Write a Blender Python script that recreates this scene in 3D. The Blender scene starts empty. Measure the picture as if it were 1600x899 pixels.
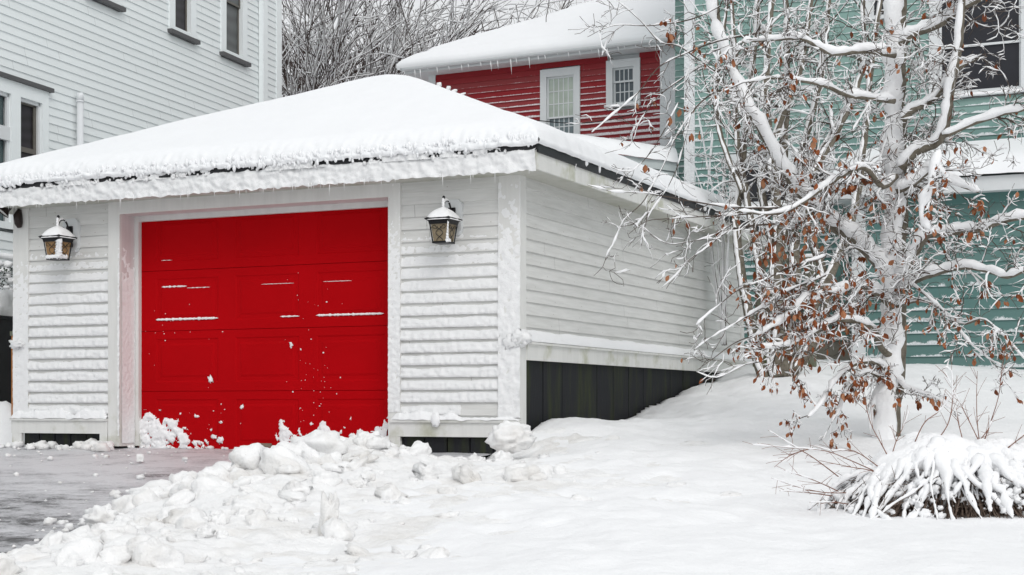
import bpy, math, random
import numpy as np
from mathutils import Vector, noise, Matrix
R = math.radians
random.seed(7)
F = 2440.0; HY = 635.0; CZ = 0.4            # focal length in photo pixels, horizon row, eye height
scn = bpy.context.scene
col = scn.collection

# ------------------------------------------------------------------ basic helpers
class MB:
    def __init__(s): s.v = []; s.f = []; s.uv = []
    def quad(s, a, b, c, d):
        n = len(s.v); s.v += [a, b, c, d]; s.f.append((n, n+1, n+2, n+3))
    def poly(s, pts):
        n = len(s.v); s.v += list(pts); s.f.append(tuple(range(n, n+len(pts))))
    def box(s, x0, x1, y0, y1, z0, z1):
        n = len(s.v)
        s.v += [(x0,y0,z0),(x1,y0,z0),(x1,y1,z0),(x0,y1,z0),(x0,y0,z1),(x1,y0,z1),(x1,y1,z1),(x0,y1,z1)]
        for f in ((0,3,2,1),(4,5,6,7),(0,1,5,4),(1,2,6,5),(2,3,7,6),(3,0,4,7)):
            s.f.append(tuple(n+i for i in f))
    def grid(s, P, close=False):
        """P: rows of points"""
        n = len(s.v); R_ = len(P); C = len(P[0])
        for r in P: s.v += r
        for i in range(R_-1):
            for j in range(C-1 if not close else C):
                k = (j+1) % C
                s.f.append((n+i*C+j, n+i*C+k, n+(i+1)*C+k, n+(i+1)*C+j))
    def tube(s, pts, rad, sides=6, cap=True):
        pts = [Vector(p) for p in pts]
        if len(pts) < 2: return
        up = Vector((0.13, 0.21, 0.97)); prev = None
        n0 = len(s.v)
        for i, p in enumerate(pts):
            t = (pts[min(i+1, len(pts)-1)] - pts[max(i-1, 0)])
            if t.length < 1e-9: t = Vector((0,0,1))
            t.normalize()
            if prev is None:
                a = t.cross(up)
                if a.length < 1e-3: a = t.cross(Vector((1,0,0)))
            else:
                a = prev - t*prev.dot(t)
                if a.length < 1e-6: a = t.cross(up)
            a.normalize(); prev = a; b = t.cross(a)
            r = rad[i] if isinstance(rad, (list, tuple)) else rad
            for k in range(sides):
                an = 2*math.pi*k/sides
                q = p + a*(math.cos(an)*r) + b*(math.sin(an)*r)
                s.v.append((q.x, q.y, q.z))
        for i in range(len(pts)-1):
            for k in range(sides):
                k2 = (k+1) % sides
                s.f.append((n0+i*sides+k, n0+i*sides+k2, n0+(i+1)*sides+k2, n0+(i+1)*sides+k))
        if cap:
            s.f.append(tuple(n0+k for k in range(sides))[::-1])
            m = n0+(len(pts)-1)*sides
            s.f.append(tuple(m+k for k in range(sides)))
    def blob(s, c, rx, ry, rz, seg=8, ring=5, amp=.25, fr=1.0, seed=0, rot=0.0, tilt=0.0, block=0.0):
        c = Vector(c); n0 = len(s.v)
        cr, sr = math.cos(rot), math.sin(rot); ct, st = math.cos(tilt), math.sin(tilt)
        P = []
        for i in range(ring+1):
            th = math.pi*i/ring; row = []
            for j in range(seg):
                ph = 2*math.pi*j/seg
                d = Vector((math.sin(th)*math.cos(ph), math.sin(th)*math.sin(ph), math.cos(th)))
                k = 1 + amp*noise.noise(d*fr*1.7 + Vector((seed*3.1, seed*1.7, seed)))*1.6
                if block:
                    m = max(abs(d.x), abs(d.y), abs(d.z)); k *= 1 + block*(min(1/m, 1.55)-1)
                x, y, z = d.x*rx*k, d.y*ry*k, d.z*rz*k
                x, z = x*ct + z*st, -x*st + z*ct
                x, y = x*cr - y*sr, x*sr + y*cr
                row.append((c.x+x, c.y+y, c.z+z))
            P.append(row)
        s.grid(P[::-1], close=True)
    def build(s, name, mat, parent=None, smooth=False, off=None):
        if off is not None:
            s.v = [(v[0]-off[0], v[1]-off[1], v[2]-off[2]) for v in s.v]
        me = bpy.data.meshes.new(name)
        me.from_pydata([tuple(v) for v in s.v], [], s.f); me.update()
        if smooth:
            me.polygons.foreach_set('use_smooth', [True]*len(me.polygons))
        o = bpy.data.objects.new(name, me); col.objects.link(o)
        me.materials.append(mat)
        if parent is not None: o.parent = parent
        return o

def tag(o, label=None, cat=None, group=None, kind=None):
    if label: o['label'] = label
    if cat: o['category'] = cat
    if group: o['group'] = group
    if kind: o['kind'] = kind
    return o
def thing(name, label, cat, loc=(0,0,0), rot=0, group=None):
    o = bpy.data.objects.new(name, None); col.objects.link(o)
    o.location = loc; o.rotation_euler = (0, 0, rot); o.empty_display_size = .2
    return tag(o, label, cat, group)

def ray(px, py, d):                      # the point seen at photo pixel (px,py), d metres in front of the eye
    return Vector(((px-800)/F*d, d, CZ + (HY-py)/F*d))
class Frame:
    """facade frame: origin on the plan, x axis along the facade, y axis into the building"""
    def __init__(s, ox, oy, deg):
        s.o = (ox, oy); s.a = R(deg); s.ux = (math.cos(s.a), math.sin(s.a)); s.uy = (-s.ux[1], s.ux[0])
    def loc(s, X, Y):
        dx, dy = X-s.o[0], Y-s.o[1]
        return dx*s.ux[0]+dy*s.ux[1], dx*s.uy[0]+dy*s.uy[1]
    def world(s, x, y): return (s.o[0]+x*s.ux[0]+y*s.uy[0], s.o[1]+x*s.ux[1]+y*s.uy[1])
    def front(s, px, py, y=0.0):         # (x, z) on the plane local y
        r = (px-800)/F; ox, oy = s.world(0, y)
        den = s.ux[0]-r*s.ux[1]; t = (r*oy-ox)/den
        d = oy + t*s.ux[1]
        return t, CZ+(HY-py)/F*d
    def side(s, px, py, x=0.0):          # (y, z) on the plane local x
        r = (px-800)/F; ox, oy = s.world(x, 0)
        den = s.uy[0]-r*s.uy[1]; t = (r*oy-ox)/den
        d = oy + t*s.uy[1]
        return t, CZ+(HY-py)/F*d
def sm(a, b, x):
    t = max(0.0, min(1.0, (x-a)/(b-a))); return t*t*(3-2*t)
def fbm(x, y, z=0.0, o=3):
    return noise.fractal(Vector((x, y, z)), 1.0, 2.0, o)
def n3(x, y, z=0.0): return noise.noise(Vector((x, y, z)))
def lump(x, y, z=0.0):
    d = noise.voronoi(Vector((x, y, z)))[0][0]
    return math.sqrt(max(0.0, 1-min(1.0, d*1.15)**2))

# ------------------------------------------------------------------ materials
def newmat(name):
    m = bpy.data.materials.new(name); m.use_nodes = True
    nt = m.node_tree; b = nt.nodes['Principled BSDF']
    return m, nt, b
def N(nt, t, **k):
    n = nt.nodes.new(t)
    for a, v in k.items(): setattr(n, a, v)
    return n
def objco(nt, scale=(1,1,1)):
    tc = N(nt, 'ShaderNodeTexCoord'); mp = N(nt, 'ShaderNodeMapping'); mp.inputs['Scale'].default_value = scale
    nt.links.new(tc.outputs['Object'], mp.inputs[0]); return mp.outputs[0]
def noisetex(nt, co, scale, detail=3, rough=.55):
    n = N(nt, 'ShaderNodeTexNoise'); n.inputs['Scale'].default_value = scale
    n.inputs['Detail'].default_value = detail; n.inputs['Roughness'].default_value = rough
    nt.links.new(co, n.inputs['Vector']); return n.outputs[0]
def ramp(nt, fac, stops):
    r = N(nt, 'ShaderNodeValToRGB'); e = r.color_ramp.elements
    while len(e) < len(stops): e.new(.5)
    for i, (p, c) in enumerate(stops):
        e[i].position = p; e[i].color = (c, c, c, 1) if not isinstance(c, tuple) else (*c, 1)
    nt.links.new(fac, r.inputs[0]); return r.outputs[0]
def mathn(nt, op, a, b=None, c=None):
    m = N(nt, 'ShaderNodeMath', operation=op)
    for i, v in enumerate((a, b, c)):
        if v is None: continue
        if isinstance(v, (int, float)): m.inputs[i].default_value = v
        else: nt.links.new(v, m.inputs[i])
    return m.outputs[0]
def mixc(nt, fac, a, b):
    m = N(nt, 'ShaderNodeMix', data_type='RGBA')
    for i, v in ((0, fac), (6, a), (7, b)):
        if isinstance(v, (int, float)): m.inputs[i].default_value = v
        elif isinstance(v, tuple): m.inputs[i].default_value = (*v, 1)
        else: nt.links.new(v, m.inputs[i])
    return m.outputs[2]
def bump(nt, b, h, dist=.01, strength=1.0):
    n = N(nt, 'ShaderNodeBump'); n.inputs['Distance'].default_value = dist; n.inputs['Strength'].default_value = strength
    nt.links.new(h, n.inputs['Height']); nt.links.new(n.outputs[0], b.inputs['Normal'])
def setb(b, color=None, rough=None, metal=None, spec=None):
    if color: b.inputs['Base Color'].default_value = (*color, 1)
    if rough is not None: b.inputs['Roughness'].default_value = rough
    if metal is not None: b.inputs['Metallic'].default_value = metal
    if spec is not None: b.inputs['Specular IOR Level'].default_value = spec

SNOWC = (.925, .93, .94)
def snow_mat(name, bscale=40, bdist=.006, dirt=0.0, base=SNOWC, grains=True):
    m, nt, b = newmat(name); co = objco(nt)
    n1 = noisetex(nt, co, bscale, 5, .65)
    if dirt:
        d = ramp(nt, noisetex(nt, co, 2.6, 5, .62), [(.50, 0.0), (.72, dirt)])
        c = mixc(nt, d, base, (.52, .47, .40))
        sp = ramp(nt, noisetex(nt, co, 60, 2, .5), [(.72, 0.0), (.76, dirt*.7)])
        c = mixc(nt, sp, c, (.3, .25, .2))
        nt.links.new(c, b.inputs['Base Color'])
    else:
        c = mixc(nt, noisetex(nt, co, 3.0, 3), tuple(x*.975 for x in base), tuple(min(1, x*1.02) for x in base))
        nt.links.new(c, b.inputs['Base Color'])
    setb(b, rough=.75, spec=.25)
    bump(nt, b, n1, bdist)
    return m
M = {}
M['snow'] = snow_mat('fresh_snow', 28, .010)
M['ground'] = snow_mat('field_snow', 11, .016)
M['bank'] = snow_mat('shovelled_snow', 34, .014, dirt=.36, base=(.94,.94,.94))
M['roofsnow'] = snow_mat('roof_snow', 9, .006, base=(.90,.91,.925))
M['stick'] = snow_mat('clinging_snow', 90, .006, base=(.87,.875,.88))
M['chunk'] = snow_mat('packed_snow', 30, .02, dirt=.6, base=(.90,.895,.885))

def paint_mat(name, c, dirtc=(.40,.40,.30), amt=.5, vlow=None, vhigh=None, rough=.55, streak=True, edge=.5):
    """painted wood with soft vertical streaks, and moss stain that fades upwards from vlow to vhigh"""
    m, nt, b = newmat(name); co = objco(nt); cs = objco(nt, (14, 14, 1.6))
    base = mixc(nt, ramp(nt, noisetex(nt, cs, 1.0, 5, .6), [(.35, 0.0), (.75, 1.0)]), c, tuple(x*.90 for x in c))
    g = ramp(nt, noisetex(nt, co, 3.2, 5, .6), [(edge, 0.0), (edge+.25, amt)])
    if vlow is not None:
        sx = N(nt, 'ShaderNodeSeparateXYZ'); nt.links.new(co, sx.inputs[0])
        mr = N(nt, 'ShaderNodeMapRange'); mr.inputs[1].default_value = vlow; mr.inputs[2].default_value = vhigh
        mr.inputs[3].default_value = 1; mr.inputs[4].default_value = 0; nt.links.new(sx.outputs[2], mr.inputs[0])
        g = mathn(nt, 'MULTIPLY', g, mr.outputs[0])
    col_ = mixc(nt, g, base, dirtc)
    nt.links.new(col_, b.inputs['Base Color']); setb(b, rough=rough, spec=.3)
    bump(nt, b, noisetex(nt, cs, 4.0, 4), .002)
    return m
def clap_mat(name, c, z0, ex, snow=0.0, zlo=0, zhi=1, thr=.5, c2=None, z2=(0,1), streak=.12, nscale=9, frost=0.0, ulow=.02, uhigh=.45, rough=.6, nails=0.0, namp=1.1):
    """clapboard paint; loose snow lies in a band on each board, more between zhi and zlo"""
    m, nt, b = newmat(name); co = objco(nt)
    sx = N(nt, 'ShaderNodeSeparateXYZ'); nt.links.new(co, sx.inputs[0]); z = sx.outputs[2]
    cs = objco(nt, (2.5, 2.5, 30))
    base = c
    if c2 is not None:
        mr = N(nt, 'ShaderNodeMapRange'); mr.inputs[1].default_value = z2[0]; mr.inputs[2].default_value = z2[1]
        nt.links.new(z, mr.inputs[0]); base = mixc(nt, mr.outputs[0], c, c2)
    q = ramp(nt, noisetex(nt, cs, 1.0, 4, .6), [(.3, 0.0), (.8, streak)])
    base = mixc(nt, q, base, (.30,.30,.27))
    # every board a little different
    idx = mathn(nt, 'FLOOR', mathn(nt, 'DIVIDE', mathn(nt, 'SUBTRACT', z, z0), ex))
    wn = N(nt, 'ShaderNodeTexWhiteNoise', noise_dimensions='1D'); nt.links.new(idx, wn.inputs['W'])
    base = mixc(nt, mathn(nt, 'MULTIPLY', wn.outputs['Value'], .10), base, (.35,.36,.34))
    jx = mathn(nt, 'ADD', mathn(nt, 'ADD', sx.outputs[0], sx.outputs[1]), mathn(nt, 'MULTIPLY', wn.outputs['Value'], 37.0))
    jf = mathn(nt, 'FRACT', mathn(nt, 'DIVIDE', jx, 3.3))
    base = mixc(nt, mathn(nt, 'MULTIPLY', mathn(nt, 'LESS_THAN', jf, .0022), .35), base, (.12,.12,.11))
    nf = mathn(nt, 'FRACT', mathn(nt, 'DIVIDE', jx, .61)); uf = mathn(nt, 'FRACT', mathn(nt, 'DIVIDE', mathn(nt, 'SUBTRACT', z, z0), ex))
    nail = mathn(nt, 'MULTIPLY', mathn(nt, 'LESS_THAN', nf, .013), mathn(nt, 'LESS_THAN', mathn(nt, 'ABSOLUTE', mathn(nt, 'SUBTRACT', uf, .28)), .04))
    base = mixc(nt, mathn(nt, 'MULTIPLY', nail, nails), base, (.22,.16,.10))
    if snow:
        u = mathn(nt, 'FRACT', mathn(nt, 'DIVIDE', mathn(nt, 'SUBTRACT', z, z0), ex))
        n = noisetex(nt, objco(nt, (1, 1, 1.6)), nscale, 6, .7)
        mr = N(nt, 'ShaderNodeMapRange'); mr.inputs[1].default_value = zhi; mr.inputs[2].default_value = zlo
        nt.links.new(z, mr.inputs[0])
        amt = mathn(nt, 'MULTIPLY', mr.outputs[0], snow)
        up = mathn(nt, 'ADD', mathn(nt, 'MULTIPLY', amt, uhigh), mathn(nt, 'MULTIPLY', mathn(nt, 'SUBTRACT', n, .5), namp))
        fine = mathn(nt, 'MULTIPLY', mathn(nt, 'SUBTRACT', noisetex(nt, co, 70, 3, .7), .5), .35)
        e = mathn(nt, 'SUBTRACT', mathn(nt, 'ADD', up, fine), u)
        k = mathn(nt, 'MULTIPLY', mathn(nt, 'GREATER_THAN', u, ulow), 1.0)
        mk = N(nt, 'ShaderNodeMapRange'); mk.inputs[1].default_value = -.02; mk.inputs[2].default_value = .06
        nt.links.new(e, mk.inputs[0])
        fac = mathn(nt, 'MULTIPLY', mathn(nt, 'MULTIPLY', mk.outputs[0], k), ramp(nt, noisetex(nt, co, 45, 3, .7), [(.3, .55), (.65, .95)]))
        base = mixc(nt, fac, base, (.80,.82,.84))
    if frost:
        f = ramp(nt, noisetex(nt, co, 5, 6, .7), [(.45, 0.0), (.7, frost)])
        base = mixc(nt, f, base, (.8,.82,.84))
    nt.links.new(base, b.inputs['Base Color']); setb(b, rough=rough, spec=.3)
    bump(nt, b, noisetex(nt, cs, 6.0, 3), .0015)
    return m
def plain(name, c, rough=.6, metal=0, spec=.4, var=.12, scale=12, bd=.001):
    m, nt, b = newmat(name); co = objco(nt)
    nt.links.new(mixc(nt, noisetex(nt, co, scale, 4), tuple(x*(1-var) for x in c), tuple(min(1, x*(1+var)) for x in c)), b.inputs['Base Color'])
    setb(b, rough=rough, metal=metal, spec=spec); bump(nt, b, noisetex(nt, co, scale*4, 3), bd)
    return m
EX = .107
M['g_trim'] = paint_mat('garage_trim_paint', (.76,.76,.74), (.30,.30,.16), .8, .05, .75)
M['g_fascia'] = paint_mat('garage_fascia_paint', (.76,.76,.735), (.33,.34,.17), .85, edge=.52)
M['g_siding'] = clap_mat('garage_siding_paint', (.77,.77,.755), 0, EX, streak=.34, nails=.55)
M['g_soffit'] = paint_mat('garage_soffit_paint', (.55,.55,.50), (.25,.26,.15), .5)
M['jamb'] = paint_mat('door_jamb_paint', (.70,.66,.66), (.35,.33,.22), .6, .0, .3, rough=.35)
M['drip'] = plain('black_drip_edge', (.018,.018,.021), .45, var=.3)
def skirt_mat():
    m, nt, b = newmat('black_mossy_boards'); co = objco(nt); cs = objco(nt, (9, 9, 1.3))
    g = ramp(nt, noisetex(nt, cs, .8, 5, .65), [(.48, 0.0), (.74, .6)])
    c = mixc(nt, g, (.017,.018,.021), (.05,.062,.014))
    c = mixc(nt, ramp(nt, noisetex(nt, objco(nt, (60,60,4)), 2, 3), [(.68, 0.0), (.8, .35)]), c, (.09,.09,.085))
    nt.links.new(c, b.inputs['Base Color']); setb(b, rough=.7, spec=.2)
    bump(nt, b, noisetex(nt, objco(nt, (50, 50, 3)), 2, 4), .003); return m
M['skirt'] = skirt_mat()
def door_mat():
    m, nt, b = newmat('red_door_paint'); co = objco(nt)
    c = mixc(nt, noisetex(nt, co, 1.6, 4), (.385,.0006,.0028), (.49,.0008,.0042))
    fr = ramp(nt, noisetex(nt, co, 75, 4, .7), [(.735, 0.0), (.76, .5)])
    c = mixc(nt, fr, c, (.6,.45,.45))
    nt.links.new(c, b.inputs['Base Color']); setb(b, rough=.7, spec=.06)
    bump(nt, b, noisetex(nt, objco(nt, (6, 6, 90)), 3, 3), .0008); return m
M['red'] = door_mat()
M['w_siding'] = clap_mat('white_house_siding', (.82,.86,.865), 0, .1016, streak=.06)
M['w_trim'] = plain('white_house_trim', (.83,.87,.875), .5, var=.03)
M['pvc'] = plain('white_pvc_pipe', (.74,.76,.78), .3, var=.02)
M['sill'] = plain('grey_slate_trim', (.095,.095,.098), .6)
M['sash'] = plain('taupe_sash', (.13,.12,.105), .5)
M['wsash'] = plain('white_sash', (.68,.70,.71), .45, var=.03)
def glass_mat(name, c, moire=None, rough=.12):
    m, nt, b = newmat(name); co = objco(nt)
    if moire:
        w = N(nt, 'ShaderNodeTexWave', wave_type='RINGS'); w.inputs['Scale'].default_value = moire[0]
        w.inputs['Distortion'].default_value = 4; w.inputs['Detail'].default_value = 2; nt.links.new(co, w.inputs['Vector'])
        nt.links.new(mixc(nt, w.outputs[1], c, moire[1]), b.inputs['Base Color'])
    else:
        nt.links.new(mixc(nt, noisetex(nt, co, 4, 3), tuple(x*.7 for x in c), tuple(x*1.3 for x in c)), b.inputs['Base Color'])
    setb(b, rough=rough, spec=.35); return m
M['screen'] = glass_mat('screened_glass', (.020,.018,.020), (2.2, (.034,.030,.036)), .35)
M['screen2'] = glass_mat('screened_glass_pale', (.075,.08,.08), (1.6, (.11,.12,.12)), .35)
M['glassblue'] = glass_mat('reflecting_glass', (.07,.10,.105))
M['curtain'] = glass_mat('curtained_glass', (.44,.50,.44), None, .3)
M['curtain2'] = glass_mat('screened_curtain', (.17,.21,.225), None, .3)
M['dim'] = glass_mat('dim_glass', (.10,.12,.135))
M['darkglass'] = glass_mat('dark_glass', (.020,.021,.027), None, .25)
M['r_siding'] = clap_mat('red_house_siding', (.27,.012,.018), 0, .1016, snow=1.0, zlo=4.9, zhi=6.15, nscale=4, streak=.0, uhigh=.58, namp=.45, ulow=.10)
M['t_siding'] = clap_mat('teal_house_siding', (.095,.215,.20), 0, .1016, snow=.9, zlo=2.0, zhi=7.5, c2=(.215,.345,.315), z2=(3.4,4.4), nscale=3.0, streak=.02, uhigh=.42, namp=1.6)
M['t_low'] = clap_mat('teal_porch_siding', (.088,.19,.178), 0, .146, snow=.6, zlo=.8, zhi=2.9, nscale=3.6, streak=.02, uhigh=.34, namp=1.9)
M['teal'] = plain('teal_board', (.13,.27,.25), .6)
M['white'] = plain('white_board', (.68,.70,.71), .6, var=.04)
M['snowy_white'] = snow_mat('snow_plastered_board', 30, .02, base=(.78,.80,.815))
M['shedw'] = plain('pale_shed_board', (.50,.55,.55), .6, var=.06)
M['black'] = plain('black_iron', (.012,.012,.014), .42, metal=.3, var=.3)
M['amber'] = plain('amber_lantern_glass', (.34,.20,.085), .25, var=.25, scale=25)
M['amber2'] = plain('smoked_lantern_glass', (.24,.19,.12), .25, var=.25, scale=25)
M['plate'] = plain('worn_door_plate', (.30,.24,.19), .45, metal=.6, var=.3, scale=60)
M['brown_metal'] = plain('dark_brown_metal', (.020,.011,.009), .4, var=.3)
M['reflector'] = plain('pale_reflector', (.55,.55,.53), .4)
M['bin'] = plain('black_plastic', (.014,.015,.018), .5)
M['orange_wood'] = plain('orange_wood', (.42,.17,.05), .7, var=.3)
M['oldwood'] = paint_mat('weathered_grey_wood', (.20,.20,.165), (.10,.12,.05), .7, edge=.42)
M['mosswood'] = paint_mat('mossy_green_wood', (.13,.14,.075), (.06,.08,.02), .8, edge=.4)
M['stone'] = plain('stone_foundation', (.26,.24,.20), .85, var=.35, scale=7, bd=.01)
M['gravel'] = plain('concrete_foundation', (.35,.35,.34), .85, var=.15, scale=7)
M['needles'] = plain('evergreen_leaf', (.025,.045,.022), .6, var=.5)
def bark_mat(name, a, bb, sc=20):
    m, nt, b = newmat(name); co = objco(nt)
    nt.links.new(mixc(nt, ramp(nt, noisetex(nt, co, sc, 5, .65), [(.35, 0.0), (.65, 1.0)]), a, bb), b.inputs['Base Color'])
    setb(b, rough=.85, spec=.2); bump(nt, b, noisetex(nt, co, sc*3, 4), .006); return m
M['bark'] = bark_mat('beech_bark', (.115,.10,.078), (.20,.18,.145))
M['twig'] = bark_mat('twig_bark', (.065,.05,.042), (.12,.095,.078))
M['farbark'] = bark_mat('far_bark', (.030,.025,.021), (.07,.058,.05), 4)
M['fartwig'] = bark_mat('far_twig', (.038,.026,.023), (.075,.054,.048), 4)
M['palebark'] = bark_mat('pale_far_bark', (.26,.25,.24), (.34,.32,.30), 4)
M['redtwig'] = bark_mat('reddish_twig', (.19,.085,.062), (.26,.14,.10))
M['litter'] = bark_mat('dead_leaf_litter', (.10,.07,.055), (.20,.15,.12))
def leaf_mat():
    m, nt, b = newmat('withered_beech_leaf'); gi = N(nt, 'ShaderNodeNewGeometry')
    c = ramp(nt, gi.outputs['Random Per Island'], [(0.0, (.13,.035,.012)), (.55, (.26,.072,.02)), (1.0, (.40,.19,.10))])
    nt.links.new(c, b.inputs['Base Color']); setb(b, rough=.6, spec=.25); return m
M['leaf'] = leaf_mat()
def drive_mat():
    m, nt, b = newmat('icy_asphalt'); co = objco(nt)
    st = noisetex(nt, objco(nt, (1.0, 1.6, 1)), 1.9, 10, .76)      # shovel streaks across the drive
    fn = noisetex(nt, objco(nt, (9, 16, 9)), 4.0, 6, .8)
    f = mathn(nt, 'ADD', mathn(nt, 'MULTIPLY', st, .72), mathn(nt, 'MULTIPLY', fn, .28))
    sx = N(nt, 'ShaderNodeSeparateXYZ'); nt.links.new(co, sx.inputs[0])
    # more bare asphalt away from the door, thin slush near it
    mr = N(nt, 'ShaderNodeMapRange'); mr.inputs[1].default_value = -6; mr.inputs[2].default_value = -1.2
    mr.inputs[3].default_value = -.06; mr.inputs[4].default_value = .07; nt.links.new(sx.outputs[1], mr.inputs[0])
    f = mathn(nt, 'ADD', f, mr.outputs[0])
    c = ramp(nt, f, [(.40, (.05,.05,.052)), (.445, (.19,.19,.198)), (.48, (.46,.46,.48)), (.58, (.72,.72,.745))])
    nt.links.new(c, b.inputs['Base Color']); setb(b, rough=.42, spec=.45)
    bump(nt, b, f, .05, .7); return m
M['drive'] = drive_mat()

# ------------------------------------------------------------------ world, sun, camera
SUN_EL, SUN_AZ = 40, 165
w = bpy.data.worlds.new('World'); scn.world = w; w.use_nodes = True; nt = w.node_tree
sky = N(nt, 'ShaderNodeTexSky'); sky.sky_type = 'NISHITA'; sky.sun_disc = False
sky.sun_elevation = R(SUN_EL); sky.sun_rotation = R(SUN_AZ); sky.dust_density = 6; sky.air_density = 1.0; sky.ozone_density = 1
hs = N(nt, 'ShaderNodeHueSaturation'); hs.inputs['Saturation'].default_value = .12
nt.links.new(sky.outputs[0], hs.inputs['Color'])
cl = mixc(nt, .80, hs.outputs[0], (9.6, 9.8, 10.05))            # the even cloud deck
bg = nt.nodes['Background']; nt.links.new(cl, bg.inputs[0]); bg.inputs[1].default_value = .1
sun = bpy.data.lights.new('sun', 'SUN'); sun.energy = .8; sun.angle = R(25); sun.color = (1, .97, .93)
so = bpy.data.objects.new('sun', sun); col.objects.link(so)
# light comes from behind the camera's left shoulder
sd = Vector((math.sin(R(SUN_AZ))*math.cos(R(SUN_EL)), math.cos(R(SUN_AZ))*math.cos(R(SUN_EL)), math.sin(R(SUN_EL))))
so.rotation_euler = sd.to_track_quat('Z', 'Y').to_euler(); so.location = sd*30
cam = bpy.data.cameras.new('camera'); co_ = bpy.data.objects.new('camera', cam); col.objects.link(co_)
co_.location = (0, 0, CZ); co_.rotation_euler = (R(90), 0, 0)
cam.sensor_width = 36; cam.lens = F/1600*36; cam.shift_y = (HY-449.5)/1600; cam.clip_end = 2000; cam.clip_start = .05
scn.camera = co_
scn.view_settings.view_transform = 'Standard'; scn.view_settings.look = 'None'
scn.view_settings.exposure = -0.06; scn.view_settings.gamma = 1; scn.view_settings.use_curve_mapping = False

# ------------------------------------------------------------------ garage frame (needed by ground)
GA = -24.8
_r = (810-800)/F
G = Frame(0, 0, GA)
# corner seen at px 810, door's right edge (px 609) 13.6 m away
p0 = ray(609, 700, 13.6)
t = (_r*p0.y-p0.x)/(G.ux[0]-_r*G.ux[1])
G.o = (p0.x+t*G.ux[0], p0.y+t*G.ux[1])
XL = G.front(26, 400)[0]; GD = G.side(1160, 400)[0]
print('garage width', -XL, 'depth', GD, 'corner', G.o)

# ------------------------------------------------------------------ terrain
cp = [(818,13.2,678),(900,14.2,664),(985,15.4,652),(1031,16.2,631),(1072,16.9,615),(1130,18.2,590),(1155,18.8,580),
      (1190,16.5,600),(1390,12.3,692),(1100,12.3,692),(1000,13.0,674),(1200,12.8,678),(1100,13.8,665),(1250,14.2,650),(1420,15,634),(1500,16,616),
      (1560,19.0,577),(1440,19.3,574),(1300,20,570),(1450,9.5,800),(1250,9.5,794),(1050,9.5,790),(900,7,880),(1300,7,884),(1650,7,884),
      (1620,12,700),(600,8,872),(300,7,925),(0,6.5,965),(800,11,738),(800,9,808),(1750,16,620),(1900,20,575),(2000,12,700)]
pts = [tuple(ray(a, c, b)) for a, b, c in cp]
pts += [(-6,3,-.85),(0,3,-.8),(6,3,-.8),(-8,0,-1.2),(0,0,-1.2),(8,0,-1.2),(0,-8,-1.25),(0,27,1.2),(8,27,1.2),(-6.5,22,.4),(-9,16,.1),(-9,9,-.35),(12,22,1.0),(14,8,-.3),(0,21,.9),(3,32,1.6),(-8,30,1.2),(-6,16.5,.15)]
for lx_, ly_, z_ in ((-1.3,-.6,-.10),(-1.4,-2,-.22),(-1.3,-3.5,-.36),(-1.0,-5,-.49),(-1.2,-.3,-.11),(-.7,-.3,-.09),(-.2,-.3,-.06),(-.4,-1,-.10),(.3,-.2,.08),(-.4,-3,-.24),(-.2,-5,-.42),(-3,-1,-.12),(-3,-4,-.38),(-3,-7,-.62)):
    pts.append((*G.world(lx_, ly_), z_))
PT = np.array(pts)
def rbf_fit(P):
    d = np.sqrt(((P[:, None, :2]-P[None, :, :2])**2).sum(-1)+.8**2)
    n = len(P); A = np.zeros((n+1, n+1)); A[:n, :n] = -d + np.eye(n)*-.02*0 ; A[:n, n] = 1; A[n, :n] = 1
    return np.linalg.solve(A, np.append(P[:, 2], 0))
WT = rbf_fit(PT)
def terrain_np(X, Y):
    z = np.full(X.shape, WT[-1])
    for (px, py, _), k in zip(PT, WT[:-1]):
        z = z - k*np.sqrt((X-px)**2+(Y-py)**2+.8**2)
    far = np.clip((np.sqrt(X**2+(Y-12)**2)-22)/25, 0, 1); far = far*far*(3-2*far)
    return z*(1-far) + far*np.where(Y > 5, 1.3, -1.0)
def terrain(x, y): return float(terrain_np(np.array([float(x)]), np.array([float(y)]))[0])
def drive_z(lx, ly): return (.082*ly if ly < 0 else 0.0) if ly > -14 else -1.15
DX0, DX1, DXR = XL-1.4, -1.35, -.25                 # driveway between these local x
def axis(lo, hi, a, b, fine, grow=1.18):
    c = list(np.arange(a, b+1e-6, fine)); s = fine; v = b
    while v < hi: s *= grow; v += s; c.append(min(v, hi))
    s = fine; v = a
    while v > lo: s *= grow; v -= s; c.insert(0, max(v, lo))
    return c
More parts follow.
